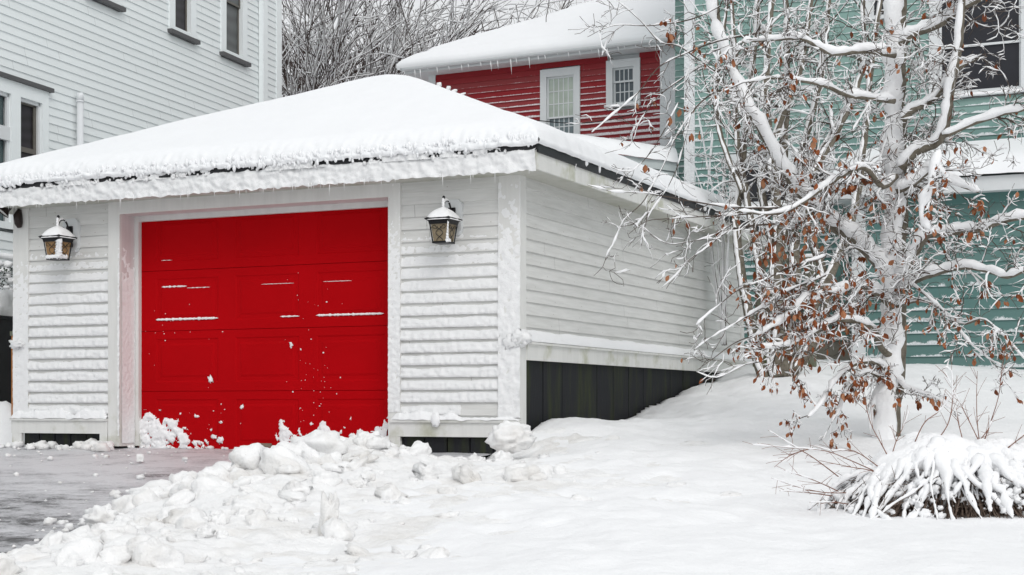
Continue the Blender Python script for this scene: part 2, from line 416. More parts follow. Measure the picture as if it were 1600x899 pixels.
def build_ground():
    xs = axis(-420, 420, -5.6, 7.4, .05); ys = axis(-60, 700, 5.0, 20.5, .05)
    X, Y = np.meshgrid(xs, ys); Z = terrain_np(X, Y)
    P = []
    for j, y in enumerate(ys):
        row = []
        for i, x in enumerate(xs):
            z = Z[j, i]
            if abs(x) < 14 and -2 < y < 30:
                lx, ly = G.loc(x, y)
                z += .035*n3(x*.7, y*.9, 3) + .014*n3(x*2.3, y*2.6, 7)
                # trodden, lumpy snow in the foreground
                k = sm(12.4, 9.5, y); k2 = sm(3.9, 1.2, lx)*sm(-9, -1, ly)
                z += (k*.65+k2*1.1)*(.030*fbm(x*3.1, y*3.1, 1.5, 4) + .018*lump(x*4, y*4, 2))
                # soft ripples, trodden trail along the garage side
                z += .022*math.exp(-((lx-.9-.25*math.sin(ly))**2)/.08)*sm(-.3, 1.2, ly)*sm(7, 4, ly)*(n3(x*5, y*5, 2)*1.5)
                # wind lip running across below the trees
                lip = 12.95+.2*math.sin(x*1.1)
                z += .055*sm(.9, 0, abs(y-lip-.25))*sm(.8, 1.8, x)*(1 if y > lip-.1 else .55)
                # heap beside the garage's left wall
                z += .52*math.exp(-((x+5.55)**2/.35+(y-15.75)**2/.5))*(1+.3*n3(x*4, y*4))
                # heap around the tree feet
                z += .06*math.exp(-((x-3.0)**2+(y-12.35)**2)/.08) + .10*math.exp(-((x-2.75)**2+(y-16.6)**2)/.4)
                if ly < .9 and lx < DXR+.4:          # under the driveway
                    e = sm(DXR+.35, DXR+.0, lx)*sm(DX0-.5, DX0+.1, lx)*sm(.5, .25, ly)
                    z = z*(1-e) + e*(drive_z(lx, min(ly, 0))-.07)
                if -.02 < ly < GD+.02 and XL-.02 < lx < .0:
                    z = min(z, -.1)
            row.append((x, y, z))
        P.append(row)
    m = MB(); m.grid(P)
    return tag(m.build('ground', M['ground'], None, True), kind='structure')
build_ground()
def build_drive():
    P = []
    for j in range(160):
        ly = .55 - j*.09; row = []
        for i in range(90):
            lx = DX0 + (DXR-DX0)*i/89
            x, y = G.world(lx, ly)
            z = drive_z(lx, ly) + .010*fbm(lx*2.5, ly*4, 0, 5)
            row.append((lx, ly, z))
        P.append(row[::-1])
    m = MB(); m.grid(P)
    o = m.build('driveway', M['drive'], None, True)
    o.location = (*G.o, 0); o.rotation_euler.z = G.a
    tag(o, kind='structure')
build_drive()
def edge_x(ly): return DX1 + .75*sm(-2.6, -5.2, ly)
def crest(lx, ly):
    """height of the shovelled snow above the ground"""
    w0 = edge_x(ly) - .30 + .16*n3(ly*1.3, 3.3) + .10*n3(ly*4, 1.7)
    e1 = sm(w0, w0+.42, lx)*sm(3.6, .4, lx)
    e2 = sm(-11, -8.5, ly)*sm(.35, .0, ly+.0*lx)
    env = e1*e2
    return env
xd_l = G.front(190, 400)[0]; REC_ = .24
def build_bank():
    P = []; st = .026
    xs = np.arange(-2.2, 3.7, st); ys = np.arange(-8.2, .30, st)
    lxg, lyg = np.meshgrid(xs, ys)
    WX = G.o[0]+lxg*G.ux[0]+lyg*G.uy[0]; WY = G.o[1]+lxg*G.ux[1]+lyg*G.uy[1]
    T = terrain_np(WX, WY)
    for j, ly in enumerate(ys):
        row = []
        for i, lx in enumerate(xs):
            env = crest(lx, ly)
            T_ = T[j, i]
            e = sm(DX1+.95, DX1+.2, lx)
            base = T_*(1-e)+e*(drive_z(lx, min(ly, 0))+.0-.03)
            if lx > -.02 and ly > -.05: env *= sm(.9, .25, lx)
            if env < .004: row.append((lx, ly, base-.12)); continue
            q = .5+.5*n3(lx*1.1+5, ly*1.1)
            wx = lx+.10*n3(lx*5, ly*5, 9); wy = ly+.10*n3(lx*5, ly*5, 4)
            big = lump(wx*2.1, wy*2.1, 1.3); mid = lump(wx*5.0, wy*5.0, 5.1); sml = lump(wx*12, wy*12, 2.2)
            ridge = math.exp(-((lx-edge_x(ly)-.75)**2)/.55)*(.35+.65*sm(-4.8, -2.2, ly))*(.08+.92*sm(-.5,-2.3,ly))
            nearwall = math.exp(-((lx+.25)**2)/.22-((ly+.35)**2)/.25)
            h = env**.6*(.015+.10*ridge+.03*nearwall + (.17*big*(.3+.7*q)*(.25*sm(-.3,-1.6,ly)+ridge) + .085*mid*(.4+.6*ridge) + .034*sml)*(.42+.58*ridge) + .028*fbm(lx*6, ly*6, 2, 4)) - .02
            wl_ = sm(-1.15, -.25, ly)*sm(-1.75, -1.3, lx)*sm(.05, -.35, lx); h = h*(1-.85*wl_); base -= .10*wl_
            row.append((lx, ly, base + h - .03*(1-env)))
        P.append(row)
    m = MB(); m.grid(P)
    rnd = random.Random(5)
    def chunk(c, rx, ry, rz, sd, seg=18, ring=12):
        n0 = len(m.v); m.blob((0,0,0), rx, ry, rz, seg, ring, .30, 1.0, sd, rnd.random()*6, rnd.uniform(-.6,.6), .22)
        for i in range(n0, len(m.v)):
            v = Vector(m.v[i]); q = 1+.13*fbm(v.x*11+sd, v.y*11, v.z*11, 3)+.03*n3(v.x*50, v.y*50, v.z*50+sd)
            m.v[i] = (c[0]+v.x*q, c[1]+v.y*q, c[2]+v.z*q)
    for k in range(190):                                  # the bigger ones crowd the ridge
        ly = -.5-rnd.random()*6.2; lx = edge_x(ly)+.22+abs(rnd.gauss(0, .62))
        if k % 3 == 0: lx = edge_x(ly)-.12+rnd.random()*.35
        if ly > -1.0 and lx > -1.2: continue
        r = (.045+.105*rnd.random()**1.9)*(1 if ly > -4.2 else .72)*(.45+.55*sm(-.8,-2.2,ly))
        ii = min(len(xs)-1, max(0, int((lx+2.2)/st))); jj = min(len(ys)-1, max(0, int((ly+8.2)/st)))
        z = P[jj][ii][2]
        chunk((lx, ly, z+r*.02), r*rnd.uniform(1,1.5), r*rnd.uniform(.8,1.2), r*rnd.uniform(.6,.95), k, 26, 17)
    for k in range(330):
        ly = -.5-rnd.random()**1.2*7.0; lx = edge_x(ly)+.5+abs(rnd.gauss(0, 1.25))
        if (ly > -.95 and lx > -1.2) or lx > 3.2: continue
        if n3(lx*1.6, ly*1.6, 7) < -.1: continue
        r = .014+.052*rnd.random()**2
        ii = min(len(xs)-1, max(0, int((lx+2.2)/st))); jj = min(len(ys)-1, max(0, int((ly+8.2)/st)))
        chunk((lx, ly, P[jj][ii][2]-r*.05), r*rnd.uniform(1,1.7), r*rnd.uniform(.8,1.3), r*rnd.uniform(.5,.8), k+300, 14, 9)
    for k in range(60):                                  # loose lumps on the heap
        lx = rnd.gauss(-.35, .85); ly = -rnd.random()*7.6-.15
        if lx < edge_x(ly)-.25 or lx > 3: continue
        r = .016+.075*rnd.random()**3.2
        X, Y = G.world(lx, ly)
        ii = min(len(xs)-1, max(0, int((lx+2.2)/st))); jj = min(len(ys)-1, max(0, int((ly+8.2)/st)))
        z = P[jj][ii][2]
        m.blob((lx, ly, z+r*.05), r*(1+.6*rnd.random()), r*(.8+.5*rnd.random()), r*(.6+.4*rnd.random()), 14, 9, .4, 1.6, k, rnd.random()*6, rnd.uniform(-.5,.5), .3)
    # crumbs along the garage foot and the edge of the drive
    for k in range(260):
        if k < 100: lx = rnd.uniform(XL-.1, xd_l) if k < 62 else rnd.uniform(xd_l, -1.3); ly = -.03-abs(rnd.gauss(0, .10)) if k < 62 else REC_*.8-rnd.random()*.12
        elif k < 190: ly = -rnd.random()*7; lx = edge_x(ly)-.15-abs(rnd.gauss(0, .25))
        else: lx = rnd.uniform(-4.9, -1.6); ly = -rnd.random()**1.5*5
        r = .008+.028*rnd.random()**2.5 if k >= 100 else (.010+.05*rnd.random()**3 if k < 62 else .006+.018*rnd.random()**2)
        if k >= 190: r *= .7
        z = drive_z(lx, ly)
        m.blob((lx, ly, z+r*.5), r*1.3, r*1.1, r*.85, 8, 6, .4, 1.5, k+50, rnd.random()*6, 0, .3)
    o = m.build('snow_bank', M['bank'], None, True)
    o.location = (*G.o, 0); o.rotation_euler.z = G.a
    tag(o, kind='stuff'); return P, xs, ys
BP, bxs, bys = build_bank()
def bank_h(lx, ly):
    ii = min(len(bxs)-1, max(0, int((lx+2.2)/.026))); jj = min(len(bys)-1, max(0, int((ly+8.2)/.026)))
    return BP[jj][ii][2]
def clump(name, label, px, py, d, rx, ry, rz, seed, tilt=0, rot=0, block=.5, amp=.3, mat='bank'):
    p = ray(px, py, d)
    m = MB(); m.blob((0, 0, 0), rx, ry, rz, 40, 26, amp, 1.8, seed, rot, tilt, block)
    # roughen
    m.v = [tuple(Vector(v)*(1+.10*fbm(v[0]*14+seed, v[1]*14, v[2]*14, 3))) for v in m.v]
    o = m.build(name, M[mat], None, True); o.location = p
    tag(o, label, 'snow clump')
clump('snow_clump', 'big round white snow clump at the edge of the driveway', 302, 770, 10.9, .17, .15, .13, 2, .1, .2, .6, .25)
clump('snow_clump', 'smooth rounded snow clump between the biggest clump and the dirty slabs', 405, 775, 10.6, .15, .13, .09, 9, .2, .8, .2)
clump('snow_slab', 'dirty tilted snow slab on top of the bank in front of the red door', 540, 731, 11.0, .20, .16, .075, 4, -.35, .3, .7, .25, 'chunk')
clump('snow_slab', 'white rounded snow slab left of the dirty tilted one', 498, 735, 10.8, .16, .14, .11, 5, .3, .1, .5)
clump('snow_clump', 'smooth white snow clump against the right front corner of the garage', 798, 684, 12.25, .17, .15, .11, 12, .0, .2, .3, .2)
clump('snow_slab', 'upright grey ice slab standing in the lower left of the snow bank', 513, 820, 8.6, .045, .05, .15, 6, .1, .2, .7, .25, 'chunk')
clump('snow_slab', 'grey tipped snow slab leaning in the middle of the snow bank', 735, 755, 10.4, .13, .09, .055, 7, .9, .4, .7, .25, 'chunk')
clump('snow_clump', 'greyish snow clump at the lower left edge of the driveway', 160, 815, 9.6, .10, .09, .085, 8, .1, .3, .3)
clump('snow_lump', 'lone small cube of snow on the driveway before the left door jamb', 219, 716, 13.4, .03, .03, .035, 3, 0, .2, .8, .1)
clump('snow_lump', 'two-lobed little grey snow lump at the bottom right', 1447, 889, 7.0, .036, .03, .028, 21, .2, .2, .0, .45, 'chunk')

# ------------------------------------------------------------------ garage
garage = thing('garage', 'white clapboard garage with a snow covered hip roof and red door', 'garage', (*G.o, 0), G.a)
def fz(px, py, y=0): return G.front(px, py, y)[1]
def fx(px, y=0): return G.front(px, 400, y)[0]
EAVE_B, EAVE_T = 2.33, 2.50
WT_ = 2.36                                     # top of the walls
zl = .5*(fz(700,655)+fz(100,655)); zb = .5*(fz(700,681)+fz(100,679))
print('ledge', zl, zb, 'side ledge', G.side(830,535)[1], G.side(1150,560)[1], G.side(830,563)[1], G.side(1150,578)[1])
def saw(z, ex=EX, proud=.016):                # outward offset of a clapboard face
    u = (z/ex) % 1.0
    return proud*(1-u)
def clap(mb, x0, x1, z0, z1, ex=EX, proud=.016, y=0.0, holes=(), tf=None):
    """real lapped boards; tf maps (s, n, z) to a point, n outward"""
    tf = tf or (lambda s, n, z: (s, y-n, z))
    k = math.floor(z0/ex)
    while k*ex < z1-1e-6:
        a = max(z0, k*ex); b = min(z1, (k+1)*ex)
        if b-a < 1e-5: k += 1; continue
        na = proud*(1-(a-k*ex)/ex); nb = proud*(1-(b-k*ex)/ex)
        iv = [(x0, x1)]
        for h in holes:
            if h[2] < b-1e-4 and h[3] > a+1e-4:
                nv = []
                for (p, q) in iv:
                    if h[1] <= p or h[0] >= q: nv.append((p, q)); continue
                    if h[0] > p: nv.append((p, h[0]))
                    if h[1] < q: nv.append((h[1], q))
                iv = nv
        for (p, q) in iv:
            mb.quad(tf(p, na, a), tf(q, na, a), tf(q, nb, b), tf(p, nb, b))
            mb.quad(tf(p, 0, a), tf(q, 0, a), tf(q, na, a), tf(p, na, a))
        k += 1
side_tf = lambda s, n, z: (n, s, z)            # right hand wall of the garage (x = 0 plane)
left_tf = lambda s, n, z: (XL-n, -s, z)
def plaster(mb, x0, x1, z0, z1, fn, step=.012, tf=None, y=0.0):
    tf = tf or (lambda s, n, z: (s, y-n, z))
    nx = max(2, int((x1-x0)/step)); nz = max(2, int((z1-z0)/step))
    mb.grid([[tf(x0+(x1-x0)*i/nx, fn(x0+(x1-x0)*i/nx, z0+(z1-z0)*j/nz), z0+(z1-z0)*j/nz) for i in range(nx+1)] for j in range(nz+1)])

xc0, xc1 = fx(172), fx(190)                    # left casing
xd1, xd2 = fx(609), fx(628)                    # right casing
zc_in = .5*(fz(190,334)+fz(609,310)); zc_out = .5*(fz(172,317)+fz(628,287))
xcl = fx(47); xcr = fx(781)
print('door opening', xc1, xd1, 'z', zc_in, zc_out, 'width', xd1-xc1)
# siding
for (a, b) in ((xcl, xc0), (xd2, xcr)):
    m = MB(); clap(m, a, b, zl, WT_); m.build('siding_panel', M['g_siding'], garage)
m = MB(); clap(m, .0, GD, .93, WT_, tf=side_tf); m.build('side_siding', M['g_siding'], garage)
m = MB(); clap(m, -GD, 0, .93, WT_, tf=left_tf); m.build('side_siding', M['g_siding'], garage)
m = MB(); m.box(XL+.02, -.02, GD-.1, GD, 0, WT_)
m.box(XL+.002, XL+.09, .3, GD-.1, -.1, WT_); m.box(-.09, -.002, .1, GD-.1, .80, WT_)
m.box(XL+.02, xc1-.03, .003, .09, zb, WT_); m.box(xd1+.03, -.02, .003, .09, zb, WT_); m.box(xc1-.03, xd1+.03, .003, .30, zc_in+.03, WT_)
m.build('wall_frame', M['g_soffit'], garage)
# corner boards
def board(name, x0, x1, y0, y1, z0, z1, mat='g_trim'):
    m = MB(); m.box(x0, x1, y0, y1, z0, z1); return m.build(name, M[mat], garage)
cb = board('corner_board', xcr, .022, -.024, .0, zl+.02, WT_)
board('corner_board', .0, .023, .0, .11, .02, WT_)
board('corner_board', XL-.022, xcl, -.024, .0, zl+.02, WT_)
board('corner_board', XL-.023, XL, .0, .11, .3, WT_)
board('corner_board', .0, .023, GD-.12, GD, .8, WT_)
# frieze and door casing
board('frieze_board', XL-.02, .02, -.020, .0, zc_out+.004, WT_+.02)
cas = MB(); cas.box(xc0, xc1, -.030, .0, .02, zc_out); cas.box(xd1, xd2, -.030, .0, .10, zc_out); cas.box(xc1, xd1, -.030, .0, zc_in, zc_out)
cas.build('door_casing', M['g_trim'], garage)
REC = .24
j = MB(); j.box(xc1-.03, xc1, .0, REC+.02, .02, zc_in+.03); j.box(xd1, xd1+.03, .0, REC+.02, .02, zc_in+.03); j.box(xc1, xd1, .0, REC+.02, zc_in, zc_in+.03)
jo = j.build('door_jamb', M['jamb'], garage)
j = MB(); j.box(xc1, xc1+.045, REC-.045, REC, .02, zc_in); j.box(xd1-.045, xd1, REC-.045, REC, .02, zc_in); j.box(xc1+.045, xd1-.045, REC-.045, REC, zc_in-.05, zc_in)
j.build('door_stop', M['g_trim'], garage)
# water tables
def wtab(x0, x1, z, zb_, legs, skz):
    m = MB(); m.box(x0, x1, -.055, .0, z-.022, z); m.box(x0+.004, x1-.004, -.034, 0, zb_, z-.022)
    for (a, b, q) in legs: m.box(a, b, -.031, 0, q, zb_)
    return m.build('water_table', M['g_trim'], garage)
xl0 = fx(21, -.05); xl1 = fx(184); xr0 = fx(612); xr1 = .03
wl = wtab(XL-.04, xc0-.002, zl, zb, ((XL-.03, XL+.09, .02), (xc0-.10, xc0-.01, .02)), 0)
wr = wtab(xd2-.09+.0, .045, zl, zb, ((xd2-.088, xd2, .0),), 0)
m = MB(); m.box(.0, .06, -.05, GD+.01, .925, .945); m.box(.0, .036, .11, GD-.004, .79, .925)
ws = m.build('side_water_table', M['g_fascia'], garage)
# dark skirts
def boards(name, x0, x1, z0, z1, tf, n=8, seed=0):
    m = MB(); rr = random.Random(seed); w_ = (x1-x0)/n
    for i in range(n):
        a = x0+w_*i+.006; b = x0+w_*(i+1)-.006; o_ = rr.uniform(0, .006)
        P = [tf(a, o_, z0), tf(b, o_, z0), tf(b, o_, z1), tf(a, o_, z1)]
        Q = [tf(a, -.02, z0), tf(b, -.02, z0), tf(b, -.02, z1), tf(a, -.02, z1)]
        m.quad(*P); m.quad(P[0], P[3], Q[3], Q[0]); m.quad(P[2], P[1], Q[1], Q[2])
    back = [tf(x0, -.03, z0), tf(x1, -.03, z0), tf(x1, -.03, z1), tf(x0, -.03, z1)]; m.quad(*back)
    return m.build(name, M['skirt'], garage)
boards('side_skirt', .11, GD-.12, -.2, .79, lambda s, n, z: (-.012+n, s, z), 15, 1)
boards('front_skirt', XL+.09, xc0-.10, -.1, zb, lambda s, n, z: (s, .012-n, z), 5, 2)
boards('front_skirt', xd2, -.02, -.1, zb, lambda s, n, z: (s, .012-n, z), 5, 3)
# door
def build_door():
    x0, x1 = xc1+.002, xd1-.002; zt = zc_in+.06; yb = REC
    hs = [fz(400, v, REC) for v in (707, 611, 514, 417)]; hs.append(hs[3]+(hs[3]-hs[2])*1.0)
    door = MB()
    cx = [(fx(244, REC), fx(341, REC)), (fx(368, REC), fx(467, REC)), (fx(495, REC), fx(602, REC))]
    for r in range(4):
        a = hs[r] + (.002 if r else -.03); b = min(hs[r+1]-.002, zt)
        # section with three raised panels: build as columns of rails and stiles plus bevelled panels
        z0, z1 = a+.085, hs[r+1]-.075
        xs = [x0]+[v for c in cx for v in c]+[x1]
        for i in range(len(xs)-1):
            p, q = xs[i], xs[i+1]
            if i % 2 == 0: door.quad((p,yb,a),(q,yb,a),(q,yb,b),(p,yb,b))
            else:
                zz1 = min(z1, b)
                door.quad((p,yb,a),(q,yb,a),(q,yb,z0),(p,yb,z0)); door.quad((p,yb,zz1),(q,yb,zz1),(q,yb,b),(p,yb,b))
                def ring(o, d): return [(p+o,yb+d,z0+o),(q-o,yb+d,z0+o),(q-o,yb+d,zz1-o),(p+o,yb+d,zz1-o)]
                rs = [ring(0, 0), ring(.012, .007), ring(.045, .007), ring(.066, .001), ring(.078, .001)]
                for s_ in range(4):
                    for t_ in range(4): door.quad(rs[s_][t_], rs[s_][(t_+1)%4], rs[s_+1][(t_+1)%4], rs[s_+1][t_])
                door.quad(*rs[4])
        door.quad((x0,yb,b),(x1,yb,b),(x1,yb+.03,b),(x0,yb+.03,b))
        door.quad((x0,yb+.03,a),(x1,yb+.03,a),(x1,yb,a),(x0,yb,a))
    door.quad((x0,yb+.03,-.05),(x1,yb+.03,-.05),(x1,yb+.03,zt),(x0,yb+.03,zt))
    do = door.build('garage_door', M['red'], garage)
    p = MB(); pa, pz0 = G.front(406, 699, REC); pb, pz1 = G.front(425, 693, REC)
    p.box(pa, pb, yb-.012, yb-.001, pz0, pz1); p.box(pa+.012, pb-.012, yb-.018, yb-.012, pz0+.008, pz1-.008)
    p.build('handle_plate', M['plate'], do)
    s = MB(); tfd = lambda s_, n, z: (s_, yb-n, z)
    # snow stuck to the lower door
    ax, bx = fx(221, REC), fx(312, REC); zt_ = fz(260, 650, REC)
    def patch1(x, z):
        u = (x-ax)/(bx-ax); top = zt_*(1-.25*u) - .30*max(0, u-.55)
        v = .95*(fbm(x*11, z*11, 1, 6)) + .16 + .25*sm(.0, .12, top-z) - .5*sm(0, .06, z-top) - .30*sm(.55, 1.0, u) - .12*sm(.05, .0, z)
        return -.02 if v < 0 else min(.03, .004+v*.05)
    plaster(s, ax-.02, bx+.10, .0, zt_+.06, patch1, .008, tfd)
    s.build('stuck_snow', M['snow'], do, True); s = MB()
    ax2, bx2 = fx(432, REC), fx(608, REC)
    def patch2(x, z):
        u = (x-ax2)/(bx2-ax2)
        pk = .11+.10*math.exp(-((u-.42)/.07)**2)+.05*math.exp(-((u-.08)/.06)**2)+.13*sm(.80, 1.0, u)+.05*math.exp(-((u-.70)/.08)**2)
        v = .85*fbm(x*9, z*9, 4, 6) + .35*(pk-z)/.1 + .14 - .75*sm(.085, .02, z)*(1-sm(.9, 1, u)) - .10
        return -.02 if v < 0 else min(.05+.10*sm(.85, 1, u), v*.045)
    plaster(s, ax2-.04, bx2, .0, .42, patch2, .008, tfd)
    s.build('stuck_snow', M['snow'], do, True); s = MB()
    # little ledges of snow on panel bevels
    for (pa, pb, py, th) in ((244,341,498,.020),(494,600,491,.017),(253,292,448,.013),(292,328,449,.006),(438,468,494,.012),(408,460,443,.004),(505,550,439,.004),(252,270,407,.004)):
        xa, za = G.front(pa, py+ (1 if pb > 300 else 0), REC); xb, zb2 = G.front(pb, py, REC); zz = .5*(za+zb2)
        n = int((xb-xa)/.012)
        P_ = [(xa+(xb-xa)*i/n, yb-.002, zz+.003*n3(i*.9, pa)) for i in range(n+1)]
        s.tube(P_, [max(.0015, th*(.55+.5*n3(i*.45, pb)+.3*n3(i*1.7, pb)))*min(1, (n-i+.5)/3, (i+.5)/2) for i in range(n+1)], 7)
    rr = random.Random(11)
    spots = [(329,593,.032),(345,688,.022),(378,636,.018),(455,539,.022),(470,546,.010),(330,672,.012),(345,660,.012),(335,683,.02)]
    for k in range(85):
        c_ = rr.choice([(480,580,24,36),(500,590,16,22),(480,500,18,30),(262,520,26,30),(490,635,16,22),(340,640,16,34),(500,470,30,22)])
        spots.append((rr.gauss(c_[0], c_[2]), rr.gauss(c_[1], c_[3]), 0.0018+.0055*rr.random()**3.5))
    for k, (px, py, r) in enumerate(spots):
        x, z = G.front(px, py, REC)
        if not (x0+.03 < x < x1-.03 and .05 < z < 2.0): continue
        s.blob((x, yb-r*.10, z), r*rr.uniform(.7, 1.7), r*.4, r*rr.uniform(.6, 1.3), 10, 7, .8, 1.9, k, 0, 0)
    tag(s.build('snow_specks', M['snow'], do, True), kind='stuff')
build_door()

# snow on the front of the garage
def snow_front():
    s = MB()
    def sid(seed, x0, x1):
        def f(x, z):
            u = (z/EX) % 1.0
            low = sm(2.15, .9, z)
            if u < .03: return -.004
            cover = sm(.92, .60, u + .22*n3(x*4, math.floor(z/EX)*3.1, seed))
            th = (.003+.019*low)*(.8+.6*fbm(x*20, z*20, seed, 5)) * (sm(.0, .16, u)*.75+.25)
            th -= .006*(1-low)
            if z > 2.0: th -= .02
            th *= cover; th -= (1-cover)*.004
            return saw(z) + th
        return f
    for k, (a, b) in enumerate(((xcl, xc0), (xd2, xcr))):
        z0 = math.ceil(zl/EX)*EX - (0 if k == 0 else EX)
        # one sheet per board so that the board butts stay sharp
        zb_ = math.floor(zl/EX)*EX; f = sid(k*7+1, a, b)
        while zb_ < 2.1:
            lo = max(zb_+.0055, zl+.002); hi = zb_+EX-.004
            if hi > lo+.01:
                lack = (k == 1 and zb_ < zl+1.2*EX)
                ff = (lambda x, z, f=f: f(x, z) - (.03 if (x > a+.58) else 0)) if lack else f
                plaster(s, a-.006, b+.006, lo, hi, ff, .011)
            zb_ += EX
        s.build('siding_snow', M['stick'], garage, True); s = MB()
    c = MB()
    def rough(th, sc, seed, lowz=(2.3, .8), y0=.024):
        def f(x, z):
            k = sm(lowz[0], lowz[1], z)
            return y0 + th*(.25+.75*k)*(.55+.9*fbm(x*sc, z*sc, seed, 6)) - .003*(1-k)
        return f
    plaster(c, xcr-.004, .028, zl+.02, 2.28, rough(.013, 15, 3), .010)
    c.build('trim_snow', M['stick'], garage, True); c = MB()
    plaster(c, XL-.024, xcl, zl+.02, 2.25, rough(.006, 25, 5), .014)
    c.build('trim_snow', M['stick'], garage, True); c = MB()
    plaster(c, xd1+.002, xd2, .35, zc_out, rough(.010, 30, 6, y0=.030), .010)
    c.build('trim_snow', M['stick'], garage, True); c = MB()
    plaster(c, xc1-.02, xc1+.001, .12, 1.9, rough(.012, 26, 8, y0=.030), .010)
    plaster(c, .0, REC-.05, .05, 2.0, lambda x, z: .005+.004*fbm(x*34, z*24, 9, 5)-.012*sm(1.5, 2.0, z+.25*fbm(x*9, z*9, 2, 4)), .010, tf=lambda s_, n, z: (xc1+n, s_, z))
    c.build('trim_snow', M['stick'], garage, True); c = MB()
    # lump at the corner where the side ledge starts, small one on the left corner
    c.blob((.03, -.02, .97), .085, .05, .065, 20, 14, .4, 1.6, 3)
    c.blob((-.05, -.025, .94), .08, .035, .06, 20, 14, .4, 1.6, 4)
    c.build('snow_lump', M['stick'], garage, True); c = MB()
    lx_, lz_ = G.front(31, 539); c.blob((lx_, -.03, lz_), .085, .05, .045, 20, 14, .4, 1.7, 6)
    c.build('snow_lump', M['stick'], garage, True)
    # snow lying on the ledges
    for (wt, a, b, z, seed, hgt) in ((wl, XL-.03, xc0+.0, zl, 3, .10), (wr, xd2-.08, .03, zl, 8, .085)):
        q = MB(); n = int((b-a)/.016); P_ = []
        for i in range(n+1):
            x = a+(b-a)*i/n; e = min(1, (i+.6)/5, (n-i+.6)/4)
            h = hgt*(.75+.6*fbm(x*5, seed, 0, 3))*e
            if seed == 8: h *= 1-.72*sm(-.62, -.50, x)
            over = .018*max(-.5, n3(x*7, seed, 2))
            ring = []
            for k in range(9):
                an = math.pi*k/8
                yy = -.058 - over*math.sin(an) + .058*(1-math.cos(an))/2*1.9*.5
                yy = -.062-over + (.07)*(k/8)
                hh = h*math.sin(min(an*1.25+.25, math.pi*.62+ .4*(an/math.pi)))
                if k == 0: hh = -.012*max(0, n3(x*9, seed, 7))*3
                if k == 8: hh = h*.9
                yj = yy - (.012*fbm(x*20, k*.7, seed, 3) if 0 < k < 8 else 0)
                ring.append((x, yj, z+.002+hh + (.008*fbm(x*25, k*1.3, seed, 3) if 0 < k < 8 else 0)))
            P_.append(ring)
        q.grid(P_)
        if seed == 8: q.blob((xd2+.36, -.06, zl-.0), .045, .022, .06, 14, 10, .3, 1.6, 5)
        q.build('ledge_snow', M['snow'], wt, True)
    q = MB(); n = int(GD/.03); P_ = []
    for i in range(n+1):
        y = -.04+(GD+.03)*i/n; e = min(1, (n-i+.6)/5); P2 = []
        h = (.10*(1-.25*i/n)+.015*fbm(y*2.2, 4, 0, 3))*e
        for k in range(9):
            an = k/8
            P2.append((.064+.006*n3(y*8, 3) - .058*an + .01*math.sin(an*math.pi), y, .946+h*math.sin(min(1, an*1.3+.02)*math.pi/2)**.8 + (.004*n3(y*20, k) if k else -.004)))
        P_.append(P2[::-1])
    q.grid(P_); q.build('ledge_snow', M['snow'], ws, True)
snow_front()

